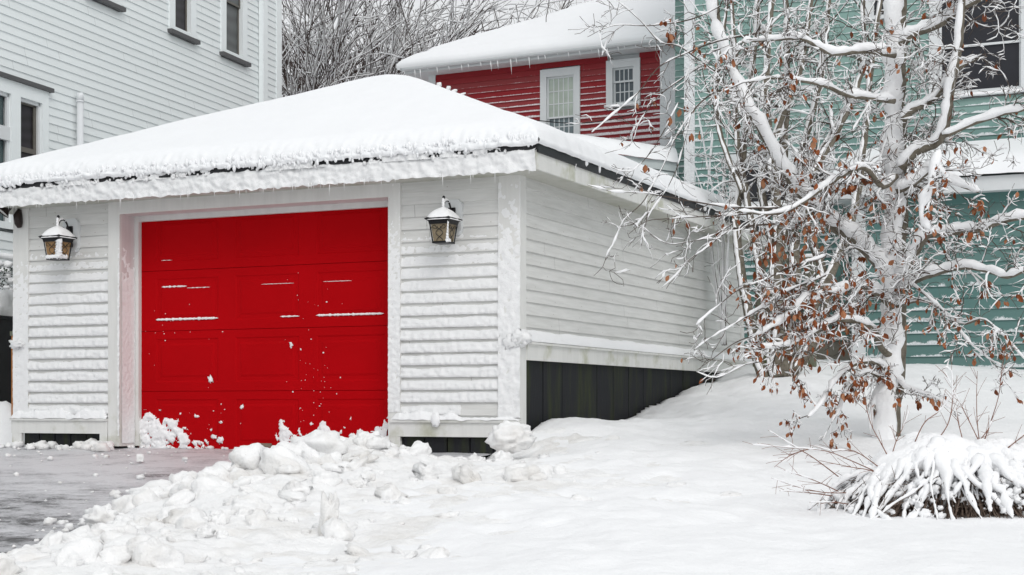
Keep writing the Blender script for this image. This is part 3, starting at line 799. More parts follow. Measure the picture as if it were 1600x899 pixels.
# roof
OV = .30
x0, x1, y0, y1 = XL-OV, OV, -OV, GD+OV
RP = .425
def roof_z(x, y):
    d = min(x-x0, x1-x, y-y0, y1-y)
    return EAVE_T+.04 + RP*max(0, d)
def build_roof():
    cx = (x0+x1)/2; hw = (x1-x0)/2; zt = EAVE_T+.04+RP*hw
    ya, yb = y0+hw, y1-hw
    if ya > yb: ya = yb = (y0+y1)/2
    z = EAVE_T+.035
    m = MB(); A = [(x0,y0,z),(x1,y0,z),(x1,y1,z),(x0,y1,z)]; a = (cx,ya,zt-.005); b = (cx,yb,zt-.005)
    m.poly([A[0],A[1],a]); m.poly([A[1],A[2],b,a]); m.poly([A[2],A[3],b]); m.poly([A[3],A[0],a,b])
    m.quad((x0+.01,y0+.01,EAVE_B+.006),(x0+.01,y1-.01,EAVE_B+.006),(x1-.01,y1-.01,EAVE_B+.006),(x1-.01,y0+.01,EAVE_B+.006))
    ro = m.build('roof', M['g_soffit'], garage)
    m = MB()
    m.box(x0,x1,y0,y0+.022,EAVE_B,EAVE_T); m.box(x0,x1,y1-.022,y1,EAVE_B,EAVE_T)
    m.box(x0,x0+.022,y0+.022,y1-.022,EAVE_B,EAVE_T); m.box(x1-.022,x1,y0+.022,y1-.022,EAVE_B,EAVE_T)
    fo = m.build('fascia', M['g_fascia'], ro)
    m = MB(); zz = EAVE_T-.035
    m.box(x0-.012,x1+.014,y0-.014,y0-.001,zz+.02,EAVE_T+.036); m.box(x1+.001,x1+.016,y0-.001,y1+.01,zz,EAVE_T+.036); m.box(x0-.016,x0-.001,y0-.001,y1+.01,zz,EAVE_T+.036)
    m.build('drip_edge', M['drip'], ro)
    # snow blanket
    T_ = .17; nx = 300; ny = 150; P_ = []
    X0, X1, Y0, Y1 = x0-.03, x1+.035, y0-.035, y1+.03
    def top(x, y, full=True):
        ds = sorted((x-X0, X1-x, y-Y0, Y1-y)); d = ds[0]; d2 = ds[1]
        # soften the hips
        k = .22; hh = max(0, min(1, .5+.5*(d2-d)/k)); dd = d2*(1-hh)+d*hh-k*hh*(1-hh) if d2-d < k else d
        dd = max(0, dd); mx = hw+.03
        dd = mx-.12 - math.sqrt(max(0, (mx-.12-dd))**2+.02) + .06 if dd > mx-.6 and False else dd
        z = EAVE_T+.035+RP*min(dd, hw)
        edge = min(1, max(0, d)/.17); r = math.sqrt(max(0, 1-(1-edge)**2))
        z += T_*(.28+.72*r) + .012*n3(x*1.3, y*1.3, 3) + .004*n3(x*6, y*6, 1)
        return z, d
    # radial smoothing of the very peak
    px_, py_ = cx, (y0+y1)/2
    rows = [Y0 + (Y1-Y0)*((j/ny)**1.35) for j in range(ny+1)]
    for y in rows:
        row = []
        for i in range(nx+1):
            x = X0+(X1-X0)*i/nx
            z, d = top(x, y)
            r_ = math.hypot(x-px_, y-py_)
            if r_ < .9: z -= .17*(1-sm(0, .9, r_))
            front = sm(.13, .0, y-Y0)
            ox = oy = 0
            if front > 0:
                rgh = fbm(x*13, y*13, z*9, 4)
                z += front*(.018*rgh - .012); oy -= front*(.020*fbm(x*17, z*17, 5, 3)+.012)
            rt = sm(.25, .02, X1-x)
            if rt > 0: z += rt*(.010*fbm(y*6, x*6, 4, 3)); ox += rt*.012*fbm(y*7, 5, z*10, 3)
            row.append((x+ox, y+oy, z))
        P_.append(row)
    m = MB(); m.grid(P_)
    # ragged lip hanging at the rim: front
    def lip(line, outx, outy, rag, dz, step):
        n = len(line); Q = []
        for q_ in range(7):
            f = q_/6; row = []
            for i, (x, y, z) in enumerate(line):
                s_ = x*abs(outy)+y*abs(outx)
                rg = fbm(s_*18, f*1.5, 3, 4); sc = sm(.0, .6, .5+.9*n3(s_*14, 8.8))
                zl_ = EAVE_T+.034 - rag*(.2+sc)*.35
                zz = z*(1-f)+zl_*f
                o_ = .014*math.sin(f*math.pi)+rag*.35*rg*(.3+f*.4) - .006*f
                row.append((x+outx*o_, y+outy*o_, zz))
            Q.append(row)
        m.grid(Q[::-1])
    # finer polyline for the front rim
    lip([p for p in P_[0]], 0, -1, .045, 0, 0)
    lip([P_[j][-1] for j in range(ny+1)], 1, 0, .012, 0, 0)
    lip([P_[j][0] for j in range(ny, -1, -1)], -1, 0, .012, 0, 0)
    lip([P_[-1][i] for i in range(nx, -1, -1)], 0, 1, .012, 0, 0)
    rr = random.Random(3)
    for k in range(900):                               # crusty knobs and drips along the front rim
        x = rr.uniform(x0, x1); band = rr.random()
        z = EAVE_T+.10-.085*band+rr.gauss(0,.01); r = rr.uniform(.006, .017)
        if n3(x*2.1, 4.4)+.45*n3(x*9, 1) < -.22 and z < EAVE_T+.05: continue
        m.blob((x, y0-.035-rr.random()*.018, z), r*rr.uniform(.8,1.1), r, r*rr.uniform(1.0, 2.2), 7, 6, .3, 1.5, k)
    for k in range(10):
        y = rr.uniform(.2, y1-.4); m.blob((x1+.02, y, EAVE_T+.02), .012, .02, rr.uniform(.02,.045), 8, 6, .2, 1, k)
    m.build('roof_snow', M['roofsnow'], ro, True)
    # snow plastered over the front fascia
    s = MB()
    def ff(x, z):
        low = z-EAVE_B
        edge = .012*n3(x*6, 2)+.02*max(0, n3(x*17, 5))
        t_ = .020+.024*fbm(x*11, z*14, 2, 4) + .010*n3(x*1.3, 3)
        bald = sm(.30, .55, n3(x*1.1+2.0, 9.3)+.25*n3(x*7, z*9))*sm(.10, .04, low)
        if z > EAVE_T-.02: t_ -= .02*sm(EAVE_T-.02, EAVE_T+.015, z)+.01
        return .0 + t_*(1-bald) - .02*bald
    def fas(s_, n, z):
        zz = z - (.03*max(0, n3(s_*8, 1.1))+.012*n3(s_*21, 6))*sm(EAVE_B+.06, EAVE_B, z)
        return (s_, y0-n, zz)
    plaster(s, x0, x1, EAVE_B-.012, EAVE_T+.012, ff, .011, fas)
    def fd(x, z):
        g = -.16+n3(x*1.7, 6.1)+.55*n3(x*7, z*12, 3)+.35*n3(x*23, z*30, 1)
        return .012+.022*sm(-.25, .15, g)+.012*fbm(x*25, z*25, 3, 3) - .03*(1-sm(-.25, -.05, g))
    plaster(s, x0, x1, EAVE_T-.03, EAVE_T+.055, fd, .009, lambda s_, n, z: (s_, y0-n, z))
    for k in range(150):
        x = rr.uniform(x0, x1)
        if n3(x*1.7, 6.1) < -.3: continue
        r = rr.uniform(.008, .020); s.blob((x, y0-.022, EAVE_T+rr.uniform(-.03,.03)), r, r*.8, r*rr.uniform(.8, 1.8), 8, 6, .5, 1.6, k)
    for k in range(60):
        x = rr.uniform(x0, x1); l = rr.uniform(.015, .06)*(1 if rr.random() < .8 else 2)
        s.tube([(x, y0-.012, EAVE_B+.01), (x, y0-.012, EAVE_B-l*.4), (x+.001, y0-.012, EAVE_B-l)], [.006, .003, .0008], 5)
    s.build('fascia_snow', M['stick'], ro, True)
    # a trace of snow on the soffit shadow side fascia and icicles
    s = MB()
    for yy, l in ((2.3,.10),(2.36,.06),(4.15,.12),(4.2,.09),(5.9,.08),(.5,.05)):
        s = MB(); s.tube([(x1+.012, yy, EAVE_T-.02), (x1+.012, yy, EAVE_T-.02-l*.5), (x1+.012, yy, EAVE_T-.02-l)], [.008, .004, .001], 6); s.build('icicle', M['snow'], ro, True)
build_roof()

# wall lanterns
def make_lantern(label, glass, snowy):
    t = thing('wall_lantern', label, 'lantern', (0,0,0), G.a, 'black lanterns on the garage front')
    # local: wall plane y=0, z=0 at the lantern's bottom; lantern body centred at y=-.21
    m = MB(); pts_ = []
    for sx, sz in ((-.055,-.0),(-.085,.04),(-.085,.26),(-.055,.30),(.055,.30),(.085,.26),(.085,.04),(.055,0)):
        pts_.append((sx, sz+.09))
    fr = [(a, -.045, b) for a, b in pts_]; bk = [(a, -.0, b) for a, b in pts_]
    m.poly(fr[::-1])
    for i in range(8): m.quad(fr[i], fr[(i+1)%8], bk[(i+1)%8], bk[i])
    m.v = [(v[0], v[1]-.004, v[2]) for v in m.v]
    m.build('mounting_block', M['white'], t)
    m = MB(); m.box(-.032, .032, -.066, -.046, .13, .32); m.box(-.022, .022, -.076, -.066, .15, .30)
    m.build('back_plate', M['black'], t)
    Y = -.21
    m = MB(); P_ = []
    for k in range(17):
        a = math.pi*(-.10+1.12*k/16)
        P_.append((0, -.145-.065*math.cos(math.pi-a)*-1*-1, .285+.085*math.sin(a)))
    P_ = [(0, -.07-.0, .21)]+[(0, -.145+.068*math.cos(a_), .285+.085*math.sin(a_)) for a_ in [R(v) for v in range(-30, 181, 14)]]+[(0, Y, .262)]
    m.tube(P_, [.008]*len(P_), 8)
    sp = [(0, -.15+.032*(1-k/22)*math.cos(k*.62), .272+.034*(1-k/22)*math.sin(k*.62)) for k in range(17)]; m.tube(sp, .005, 6)
    m.tube([(0,-.07,.185),(0,-.10,.20),(0,-.125,.235)], .005, 6)
    m.blob((0, Y+.004, .39), .013, .013, .016, 10, 8, 0, 1); m.tube([(0, Y, .27), (0, Y, .385)], [.010, .006], 8)
    m.build('scroll_arm', M['black'], t)
    m = MB(); rt, rb = .087, .067; zt_, zb_ = .185, .012
    def sq(h, z): return [(-h, Y-h, z), (h, Y-h, z), (h, Y+h, z), (-h, Y+h, z)]
    def loft(mm, secs):
        for a_, b_ in zip(secs, secs[1:]):
            for i in range(4): mm.quad(a_[i], a_[(i+1)%4], b_[(i+1)%4], b_[i])
        mm.poly(secs[0][::-1]); mm.poly(secs[-1])
    loft(m, [sq(.090, .160), sq(.096, .185), sq(.118, .200), sq(.120, .208), sq(.085, .228), sq(.045, .250), sq(.016, .272)])
    hood = m.build('hood', M['black'], t)
    m = MB(); loft(m, [sq(rb+.004, 0), sq(rb+.006, .010), sq(rb-.002, .018)])
    for i in range(4):
        a_, b_ = Vector(sq(rb, .012)[i]), Vector(sq(rt, .175)[i]); m.tube([a_, b_], .0055, 6)
    # lattice on the faces
    for fc in range(4):
        def fp(u, v):            # u -1..1, v 0..1
            h = rb+(rt-rb)*v; z = .014+(.165-.014)*v
            c_ = [(u*h, -h-.002), (h+.002, u*h), (-u*h, h+.002), (-h-.002, -u*h)][fc]
            return (c_[0], Y+c_[1], z)
        for sg in (-1, 1):
            m.tube([fp(sg*.42*math.cos(v*2.0*math.pi), .04+.86*v) for v in [k/16 for k in range(17)]], .0028, 5)
            m.tube([fp(sg*(.45+.28*math.sin(k*.5)), .80+.10*math.cos(k*.5)) for k in range(11)], .0024, 5)
    m.build('cage', M['black'], t)
    m = MB(); loft(m, [sq(rb-.006, .012), sq(rt-.006, .176)]); m.build('glass', M[glass], t)
    m = MB(); n = 26; P_ = []
    for jz in range(9):
        f = jz/8; row = []
        for k in range(n):
            a_ = 2*math.pi*k/n; c_, s_ = math.cos(a_), math.sin(a_)
            q_ = 1/max(abs(c_), abs(s_)); q_ = q_*(.93-.25*f)+1.02*(.07+.25*f)
            rad = .121*q_*((1-f)**.72)*(1.0+.05*n3(c_*3, s_*3, f*3+len(label)))
            z = .206 + .078*f + .026*math.sin(min(1, f*1.6)*math.pi/2) + (-.012 if jz == 0 else 0)
            row.append((rad*c_, Y+rad*s_, z))
        P_.append(row)
    m.grid(P_, close=True); m.poly(P_[0][::-1])
    m.build('snow_cap', M['snow'], hood, True)
    m = MB()
    if snowy:
        for k in range(12): f = k/11; m.blob((rb+(rt-rb)*f-.008+.01*n3(k, 3), Y-(rb+(rt-rb)*f)*.92+.0, .02+.15*f), .034-.014*f*0, .016, .020, 10, 7, .4, 1.5, k)
        for k in range(9): m.blob((-rb+k*.017, Y-rb-.004, .026), .017, .010, .018, 9, 6, .4, 1.5, k+30)
        for k in range(8): m.blob((rb+.002, Y-rb+k*.014, .028), .010, .016, .02, 9, 6, .4, 1.5, k+50)
    else:
        for k in range(7): f = k/6; m.blob((rb+(rt-rb)*f+.001, Y-(rb+(rt-rb)*f)-.001, .02+.15*f), .006+.012*(1-f)**2, .008, .018, 9, 6, .3, 1.5, k)
        for k in range(5): m.blob((rb+.002, Y-rb+.01+k*.010, .024), .008, .014, .016, 9, 6, .3, 1.5, k)
    m.build('clinging_snow', M['snow'], t, True); m = MB()
    for k in range(8): a_ = R(60+k*17); m.blob((0, -.145+.068*math.cos(a_)-.008, .285+.085*math.sin(a_)+.006), .010, .011, .012, 8, 6, .3, 1.4, k)
    for k in range(6): m.blob((0, Y-.006, .30+k*.014), .013, .010, .013, 8, 6, .3, 1.4, k+9)
    m.build('clinging_snow', M['snow'], t, True)
    return t
def place_lantern(t, px, pyb):
    # pixel of the wall point behind the body
    x, z = G.front(px, pyb, -.21); X, Y = G.world(x, 0); t.location = (X, Y, z)
la = make_lantern('black lantern left of the red door with bright amber glass and snow on its panes', 'amber', True); place_lantern(la, 92, 407)
lb = make_lantern('black lantern right of the red door with clear smoked glass under a snow cap', 'amber2', False); place_lantern(lb, 693, 381)
la.scale = (1.06,)*3; lb.scale = (1.0,)*3

# twin flood light on the garage's left side
def flood():
    p = ray(22, 318, 15.3)
    t = thing('flood_light', 'dark brown flood light under the left garage eave', 'lamp', p, 0)
    m = MB(); m.tube([(.12,.08,.0),(.03,.03,-.005),(-.03,.0,.0)], .014, 8); m.tube([(.08,.04,-.01),(.07,.02,-.08),(.06,.0,-.12)], .014, 8); m.build('bracket', M['brown_metal'], t)
    m = MB(); m.tube([(.02,.0,.0),(-.03,-.01,-.01),(-.08,-.03,-.05),(-.11,-.045,-.09)], [.018,.04,.055,.085], 14, False); h = m.build('lamp_shade', M['brown_metal'], t, True)
    m = MB(); m.tube([(-.105,-.043,-.083),(-.108,-.044,-.087)], .078, 14); m.build('reflector', M['reflector'], h)
    m = MB(); m.tube([(.055,.0,-.06),(.04,-.01,-.12),(.05,-.02,-.20),(.06,-.02,-.24)], [.02,.045,.04,.02], 12); m.build('lamp_shade', M['brown_metal'], t, True)
flood()

# ------------------------------------------------------------------ generic window
def window(par, F0, x0, x1, z0, z1, cw=.10, sashm='wsash', pane='dim', grid=None, rail=.5, sill=None, cap=None, casm='w_trim', y=0.0, pane2=None, snow=False, name='window'):
    """casing outline x0..x1, z0..z1 on facade plane y; the casing is the part, the rest hangs under it"""
    m = MB(); d = y-.030
    m.box(x0, x0+cw, d, y+.05, z0, z1); m.box(x1-cw, x1, d, y+.05, z0, z1); m.box(x0+cw, x1-cw, d, y+.05, z1-cw*1.15, z1); m.box(x0+cw, x1-cw, d, y+.05, z0, z0+cw*.45)
    w_ = m.build(name, M[casm], par)
    a, b, c, e = x0+cw, x1-cw, z0+cw*.45, z1-cw*1.15; mid = c+(e-c)*rail; s = .03
    m = MB()
    for (q0, q1, yy) in ((c, mid+.02, .035), (mid-.02, e, .012)):
        m.box(a, a+s, y+yy, y+yy+.02, q0, q1); m.box(b-s, b, y+yy, y+yy+.02, q0, q1); m.box(a+s, b-s, y+yy, y+yy+.02, q0, q0+s); m.box(a+s, b-s, y+yy, y+yy+.02, q1-s, q1)
        if grid:
            g = grid[0] if q0 == c else grid[1]
            for i in range(1, g[0]): xx = a+s+(b-a-2*s)*i/g[0]; m.box(xx-.008, xx+.008, y+yy+.006, y+yy+.014, q0+s, q1-s)
            for i in range(1, g[1]): zz = q0+s+(q1-q0-2*s)*i/g[1]; m.box(a+s, b-s, y+yy+.007, y+yy+.013, zz-.008, zz+.008)
    m.build('sash', M[sashm], w_)
    m = MB(); m.box(a+.01, b-.01, y+.048, y+.052, c+.01, mid); m.build('pane', M[pane], w_)
    m = MB(); m.box(a+.01, b-.01, y+.026, y+.030, mid, e-.01); m.build('pane', M[pane2 or pane], w_)
    if sill:
        m = MB(); m.box(x0-.03, x1+.03, y-.08, y-.0, z0-.055, z0-.001); m.build('sill', M[sill], w_)
    if cap:
        m = MB(); m.box(x0-.05, x1+.05, y-.08, y, z1+.001, z1+.05); m.build('drip_cap', M[cap], w_)
    if snow:
        m = MB(); n = 24
        m.tube([(x0-.02+(x1-x0+.04)*i/n, y-.05, z0+.01) for i in range(n+1)], [.03*(1+.5*n3(i*.5, x0*3)) for i in range(n+1)], 8); m.build('sill_snow', M['snow'], w_, True)
    return w_
# ------------------------------------------------------------------ white house
WH = Frame(0, 0, 90-18.15)
pc = ray(437, 100, 25); WH.o = (pc.x, pc.y)
wh = thing('white_house', 'tall white clapboard house with dark windows behind the garage left', 'house', (pc.x, pc.y, 0), WH.a)
def wf(px, py): return WH.front(px, py)
def build_white():
    zt = 9.2; xl = -22.0
    sillz = np.mean([wf(365, 86)[1], wf(285, 51)[1], wf(160, 11)[1]])
    wins = []
    for (a, b) in ((343.5, 384), (262.5, 304), (131, 187)):
        wins.append((wf(a, 50)[0], wf(b, 50)[0], sillz, sillz+1.75))
    hl = []
    capz = np.mean([wf(38, 133)[1], wf(70, 145)[1], wf(10, 124)[1]])
    xa, xm0, xm1, xb = wf(-95, 200)[0], wf(14, 200)[0], wf(29, 200)[0], wf(73, 200)[0]
    low = (xa, xb, capz-1.75, capz)
    wt = wf(14, 405)[1]
    holes = [(a+.02, b-.02, c+.01, d-.01) for a, b, c, d in wins]+[(low[0]+.02, low[1]-.02, low[2]+.01, low[3]-.01)]
    holes2 = [(-13.5, -12.5, 5.6, 7.3), (-19, -18, 2.6, 4.3)]
    m = MB(); clap(m, xl, 0, wt, zt, .1016, .014, holes=holes)
    clap(m, 0, 9, wt, zt, .1016, .014, tf=lambda s, n, z: (n, s, z))
    clap(m, -9, 0, wt, zt, .1016, .014, tf=lambda s, n, z: (xl-n, -s, z))
    m.build('clapboard_wall', M['w_siding'], wh)
    m = MB(); m.box(xl+.05, -.05, .08, 9, wt-.0, zt-.05); m.build('wall_core', M['w_trim'], wh)
    m = MB(); m.box(xl, .0, .02, 9, -.3, wt-.04); m.build('foundation', M['w_trim'], wh)
    m = MB(); m.box(xl-.02, .0, -.07, 0, wt-.12, wt); m.build('water_table', M['w_trim'], wh)
    m = MB(); n = 240
    m.tube([(xl+(-xl)*i/n, -.045, wt+.01) for i in range(n+1)], [.045*(1+.3*n3(i*.6, 2)) for i in range(n+1)], 8); m.build('ledge_snow', M['snow'], wh, True)
    m = MB(); a = wf(430.5, 50)[0]; m.box(a, .024, -.026, 0, wt, zt); m.box(0, .026, 0, .12, wt, zt); m.build('corner_board', M['w_trim'], wh)
    m = MB(); a, b = wf(402.5, 50)[0], wf(409.5, 50)[0]; m.box(a, b, -.10, -.018, wt-.3, zt); m.build('downspout', M['w_trim'], wh)
    pa, pz = wf(116, 146)
    m = MB(); m.tube([(pa, -.085, 1.0), (pa, -.085, pz-.12)], .042, 14); m.tube([(pa, -.085, pz-.12), (pa, -.085, pz-.10)], .05, 14); m.tube([(pa, -.085, pz-.10), (pa, -.085, pz-.03), (pa-.01, -.085, pz)], [.047,.047,.035], 14)
    m.build('vent_pipe', M['pvc'], wh, True)
    for i, (a, b, c, d) in enumerate(wins):
        window(wh, WH, a, b, c, d, .15 if i < 2 else .15, 'sash', 'screen2' if i == 0 else 'screen', sill='sill', rail=.5)
    # the wide low window
    m = MB(); cw = .13
    m.box(xa, xb, -.032, .05, capz-.16, capz)
    m.box(xb-cw, xb, -.032, .05, low[2], capz-.16); m.box(xm0, xm1, -.032, .05, low[2], capz-.16); m.box(xa, xa+cw, -.032, .05, low[2], capz-.16); m.box(xa+cw, xb-cw, -.031, .05, low[2], low[2]+.08)
    w_ = m.build('window', M['w_trim'], wh)
    m = MB(); s = .04
    for (a, b) in ((xm1, xb-cw), (xa+cw, xm0)):
        m.box(a, a+s*.6, .0, .03, low[2], capz-.16); m.box(b-s, b, .0, .03, low[2], capz-.16); m.box(a, b, .0, .03, capz-.16-s, capz-.16)
    md = wf(5, 205)[1]; m.box(xa+cw, xm0, -.02, .03, md-.10, md+.06)
    m.build('sash', M['wsash'], w_)
    m = MB(); a, b = xm1+.03, xb-cw-.04; zz = wf(50, 236)[1]
    m.box(b-.05, b, .031, .045, low[2], capz-.2); m.box(a, b, .031, .045, capz-.22, capz-.2+.0); m.box(a, b, .032, .045, zz-.03, zz+.03); m.build('screen_frame', M['sash'], w_)
    m = MB(); m.box(a, b, .05, .055, low[2], capz-.2); m.build('pane', M['screen'], w_)
    m = MB(); m.box(xa+cw, xm0-.04, .05, .055, low[2], capz-.2); m.build('pane', M['glassblue'], w_)
    m = MB(); m.box(xa-.03, xb+.05, -.075, 0, capz+.001, capz+.05); m.build('drip_cap', M['sill'], w_)
    # roof
    m = MB(); e = .4; mid = 4.5; zr = zt+3.6
    m.quad((xl-e,-e,zt),(e,-e,zt),(e,mid,zr),(xl-e,mid,zr)); m.quad((xl-e,mid,zr),(e,mid,zr),(e,9+e,zt),(xl-e,9+e,zt)); m.quad((xl-e,-e,zt-.02),(xl-e,9+e,zt-.02),(e,9+e,zt-.02),(e,-e,zt-.02))
    for x in (xl, 0): m.poly([(x,0,zt),(x,mid,zr-.4),(x,9,zt)])
    m.build('roof', M['roofsnow'], wh)
build_white()

# ------------------------------------------------------------------ red house
RH = Frame(0, 0, -27)
p9 = ray(900, 100, 26.1); RH.o = (p9.x, p9.y)
xr = RH.front(1055, 100)[0]; xrl = RH.front(632, 100)[0]+.35
oo = RH.world(xr, 0); RH.o = oo; xr = 0; xrl = RH.front(632, 100)[0]+.52
rh = thing('red_house', 'red clapboard house with white trimmed windows and icicles on its eave', 'house', (*oo, 0), RH.a)
def rf(px, py): return RH.front(px, py)
def build_red():
    ze = rf(950, 88)[1]+.02; dep = 8.0; xl = xrl
    w1 = (rf(845,150)[0], rf(907,150)[0], rf(876,222)[1]-.12, rf(876,107)[1])
    w2 = (rf(948,120)[0], rf(1001,120)[0], rf(975,166)[1], rf(975,93)[1])
    hol = [(a+.02,b-.02,c+.01,d-.01) for a,b,c,d in (w1, w2)]
    xw = rf(1032, 150)[0]
    m = MB(); clap(m, xl, xw, 1.0, ze+.1, .1016, .014, holes=hol)
    clap(m, 0, dep, 1.0, ze+.1, .1016, .014, tf=lambda s,n,z: (n, s, z)); clap(m, -dep, 0, 1.0, ze+.1, .1016, .014, tf=lambda s,n,z: (xl-n, -s, z))
    m.build('clapboard_wall', M['r_siding'], rh)
    m = MB(); m.box(xl+.05, -.05, .08, dep, 0, ze); m.build('wall_core', M['white'], rh)
    m = MB(); m.box(xw, .02, -.024, .0, 1, ze+.1); m.box(.0, .024, 0, .2, 1, ze+.1); m.build('corner_board', M['snowy_white'], rh)
    m = MB(); m.box(xl-.02, xl+.12, -.024, .0, 1, ze+.1); m.build('corner_board', M['white'], rh)
    window(rh, RH, *w1, cw=.115, pane='curtain2', pane2='curtain', grid=((5,3),(5,3)), rail=.42, casm='white')
    window(rh, RH, *w2, cw=.115, pane='dim', grid=((4,2),(4,1)), rail=.62, casm='white', snow=True)
    e = .30; x0, x1, y0, y1 = xl-e, .30, -e, dep+e; hw = (y1-y0)/2; rp = .50; z0 = ze-.02
    m = MB(); rdg = z0+.14+rp*hw
    A = [(x0,y0,z0+.14),(x1+3,y0,z0+.14),(x1+3,y1,z0+.14),(x0,y1,z0+.14)]; a = (x0+hw, y0+hw, rdg); b = (max(x0+hw+.2, x1+3-hw), y0+hw, rdg)
    x1r = x1
    A = [(x0,y0,z0+.14),(x1r,y0,z0+.14),(x1r,y1,z0+.14),(x0,y1,z0+.14)]; b = (x1r, y0+hw, rdg); 
    m.poly([A[0],A[1],b,a]); m.poly([A[2],A[3],a,b]); m.poly([A[3],A[0],a]); m.poly([A[1],A[2],b])
    m.quad((x0,y0,z0),(x0,y1,z0),(x1r,y1,z0),(x1r,y0,z0))
    ro = m.build('roof', M['white'], rh)
    m = MB(); m.box(x0,x1r,y0-.02,y0,z0,z0+.15); m.box(x0-.02,x0,y0-.02,y1,z0,z0+.15); fo = m.build('fascia', M['white'], ro)
    m = MB(); m.tube([(x0-.05+(x1r-x0)*i/40, y0-.08, z0+.09) for i in range(41)], .055, 10); m.build('gutter', M['white'], ro, True)
    # snow: thick rounded blanket
    P_ = []; nx, ny = 120, 44; T_ = .20
    for j in range(ny+1):
        y = y0-.14 + (hw+.14)*(j/ny)**1.6; row = []
        for i in range(nx+1):
            x = x0-.12+(x1r-x0+.12)*i/nx
            dl = (x-(x0-.12)); d = min(y-(y0-.14), dl); edge = min(1, (y-(y0-.14))/.26, dl/.6); r = math.sqrt(max(0, 1-(1-edge)**2))
            z = z0+.10+rp*max(0, d-.05)+T_*(.3+.7*r) - .05*math.exp(-((d-.33)/.06)**2) + .02*n3(x, y, 5)
            row.append((x, y, z))
        P_.append(row)
    m = MB(); m.grid(P_); L0 = P_[0]; m.grid([[(x, y+.03, z0+.06) for x, y, z in L0], [(x, y-.01, (z+z0+.06)/2) for x, y, z in L0], L0])
    L0 = [r[0] for r in P_]; m.grid([L0, [(x+.03, y, z0+.06) for x, y, z in L0]])
    m.build('roof_snow', M['roofsnow'], ro, True)
    m = MB(); rr = random.Random(4)
    x = x0
    while x < x1r:
        m = MB(); l = rr.choice((.05,.08,.12,.2,.26))*rr.uniform(.7,1.1); m.tube([(x, y0-.09, z0+.05), (x+.01, y0-.09, z0+.05-l*.5), (x+.02, y0-.09, z0+.05-l)], [.012,.007,.002], 5); x += rr.uniform(.10,.26); m.build('icicle', M['snow'], ro, True)
build_red()
# cable in front of the red house
cbm = MB(); a, b = ray(1010, 172, 24.8), ray(838, 188, 25.6)
cbm.tube([a.lerp(b, k/14)+Vector((0,0,-.12*math.sin(math.pi*k/14))) for k in range(15)] + [b+Vector((-2.2,.8,-.15)), b+Vector((-5,1.6,.1))], .008, 5)
o = cbm.build('cable', M['black'], None, off=a); o.location = a; tag(o, 'thin dark cable crossing the tall window of the red house', 'cable')

# ------------------------------------------------------------------ low shed between garage and red house
def build_shed():
    S = Frame(*ray(880, 230, 22.6).xy, 4)
    xR = S.front(1056, 240)[0]
    t = thing('lean_to_shed', 'pale low lean-to with a snowy roof edge between garage and red house', 'shed', (*S.o, 0), S.a)
    za = S.front(905, 228)[1]; zb_ = S.front(1056, 252)[1]
    m = MB(); n = 1
    f = lambda x: za+(zb_-za)*x/xR
    m.poly([(-.6,0,.5),(xR,0,.5),(xR,0,f(xR)-.05),(-.6,0,f(-.6)-.05)]); m.poly([(xR,0,.5),(xR,1.2,.5),(xR,1.2,f(xR)+.3),(xR,0,f(xR)-.05)]); m.poly([(-.6,1.2,.5),(-.6,0,.5),(-.6,0,f(-.6)-.05),(-.6,1.2,f(-.6)+.3)])
    m.build('wall', M['shedw'], t)
    m = MB()
    for (dz, dy, h) in ((-.16, -.05, .13), (-.30, -.03, .12)):
        m.v += []; k = len(m.v)
        V = [(-.6,dy,f(-.6)+dz),(xR,dy,f(xR)+dz),(xR,dy,f(xR)+dz+h),(-.6,dy,f(-.6)+dz+h)]
        m.quad(*V); W = [(a, 0, c) for a, b, c in V]; m.quad(V[3], V[2], W[2], W[3]); m.quad(V[1], V[0], W[0], W[1]); m.quad(V[1], W[1], W[2], V[2])
    m.build('fascia', M['shedw'], t)
    m = MB(); P_ = []
    for j in range(12):
        a_ = j/11; row = []
        for i in range(80):
            x = -.6+(xR+.62)*i/79
            hh = .20*math.sin(min(1, a_*2.4)*math.pi/2)
            row.append((x, -.10+1.3*a_**1.6-.02*n3(x*4, 2), f(x)-.03+hh+.25*a_**1.6+.012*n3(x*6, a_*4, 2)))
        P_.append(row)
    m.grid(P_); L0 = [r[-1] for r in P_]; m.grid([L0, [(x, y, z-.22) for x, y, z in L0]])
    m.build('roof_snow', M['roofsnow'], t, True)
build_shed()

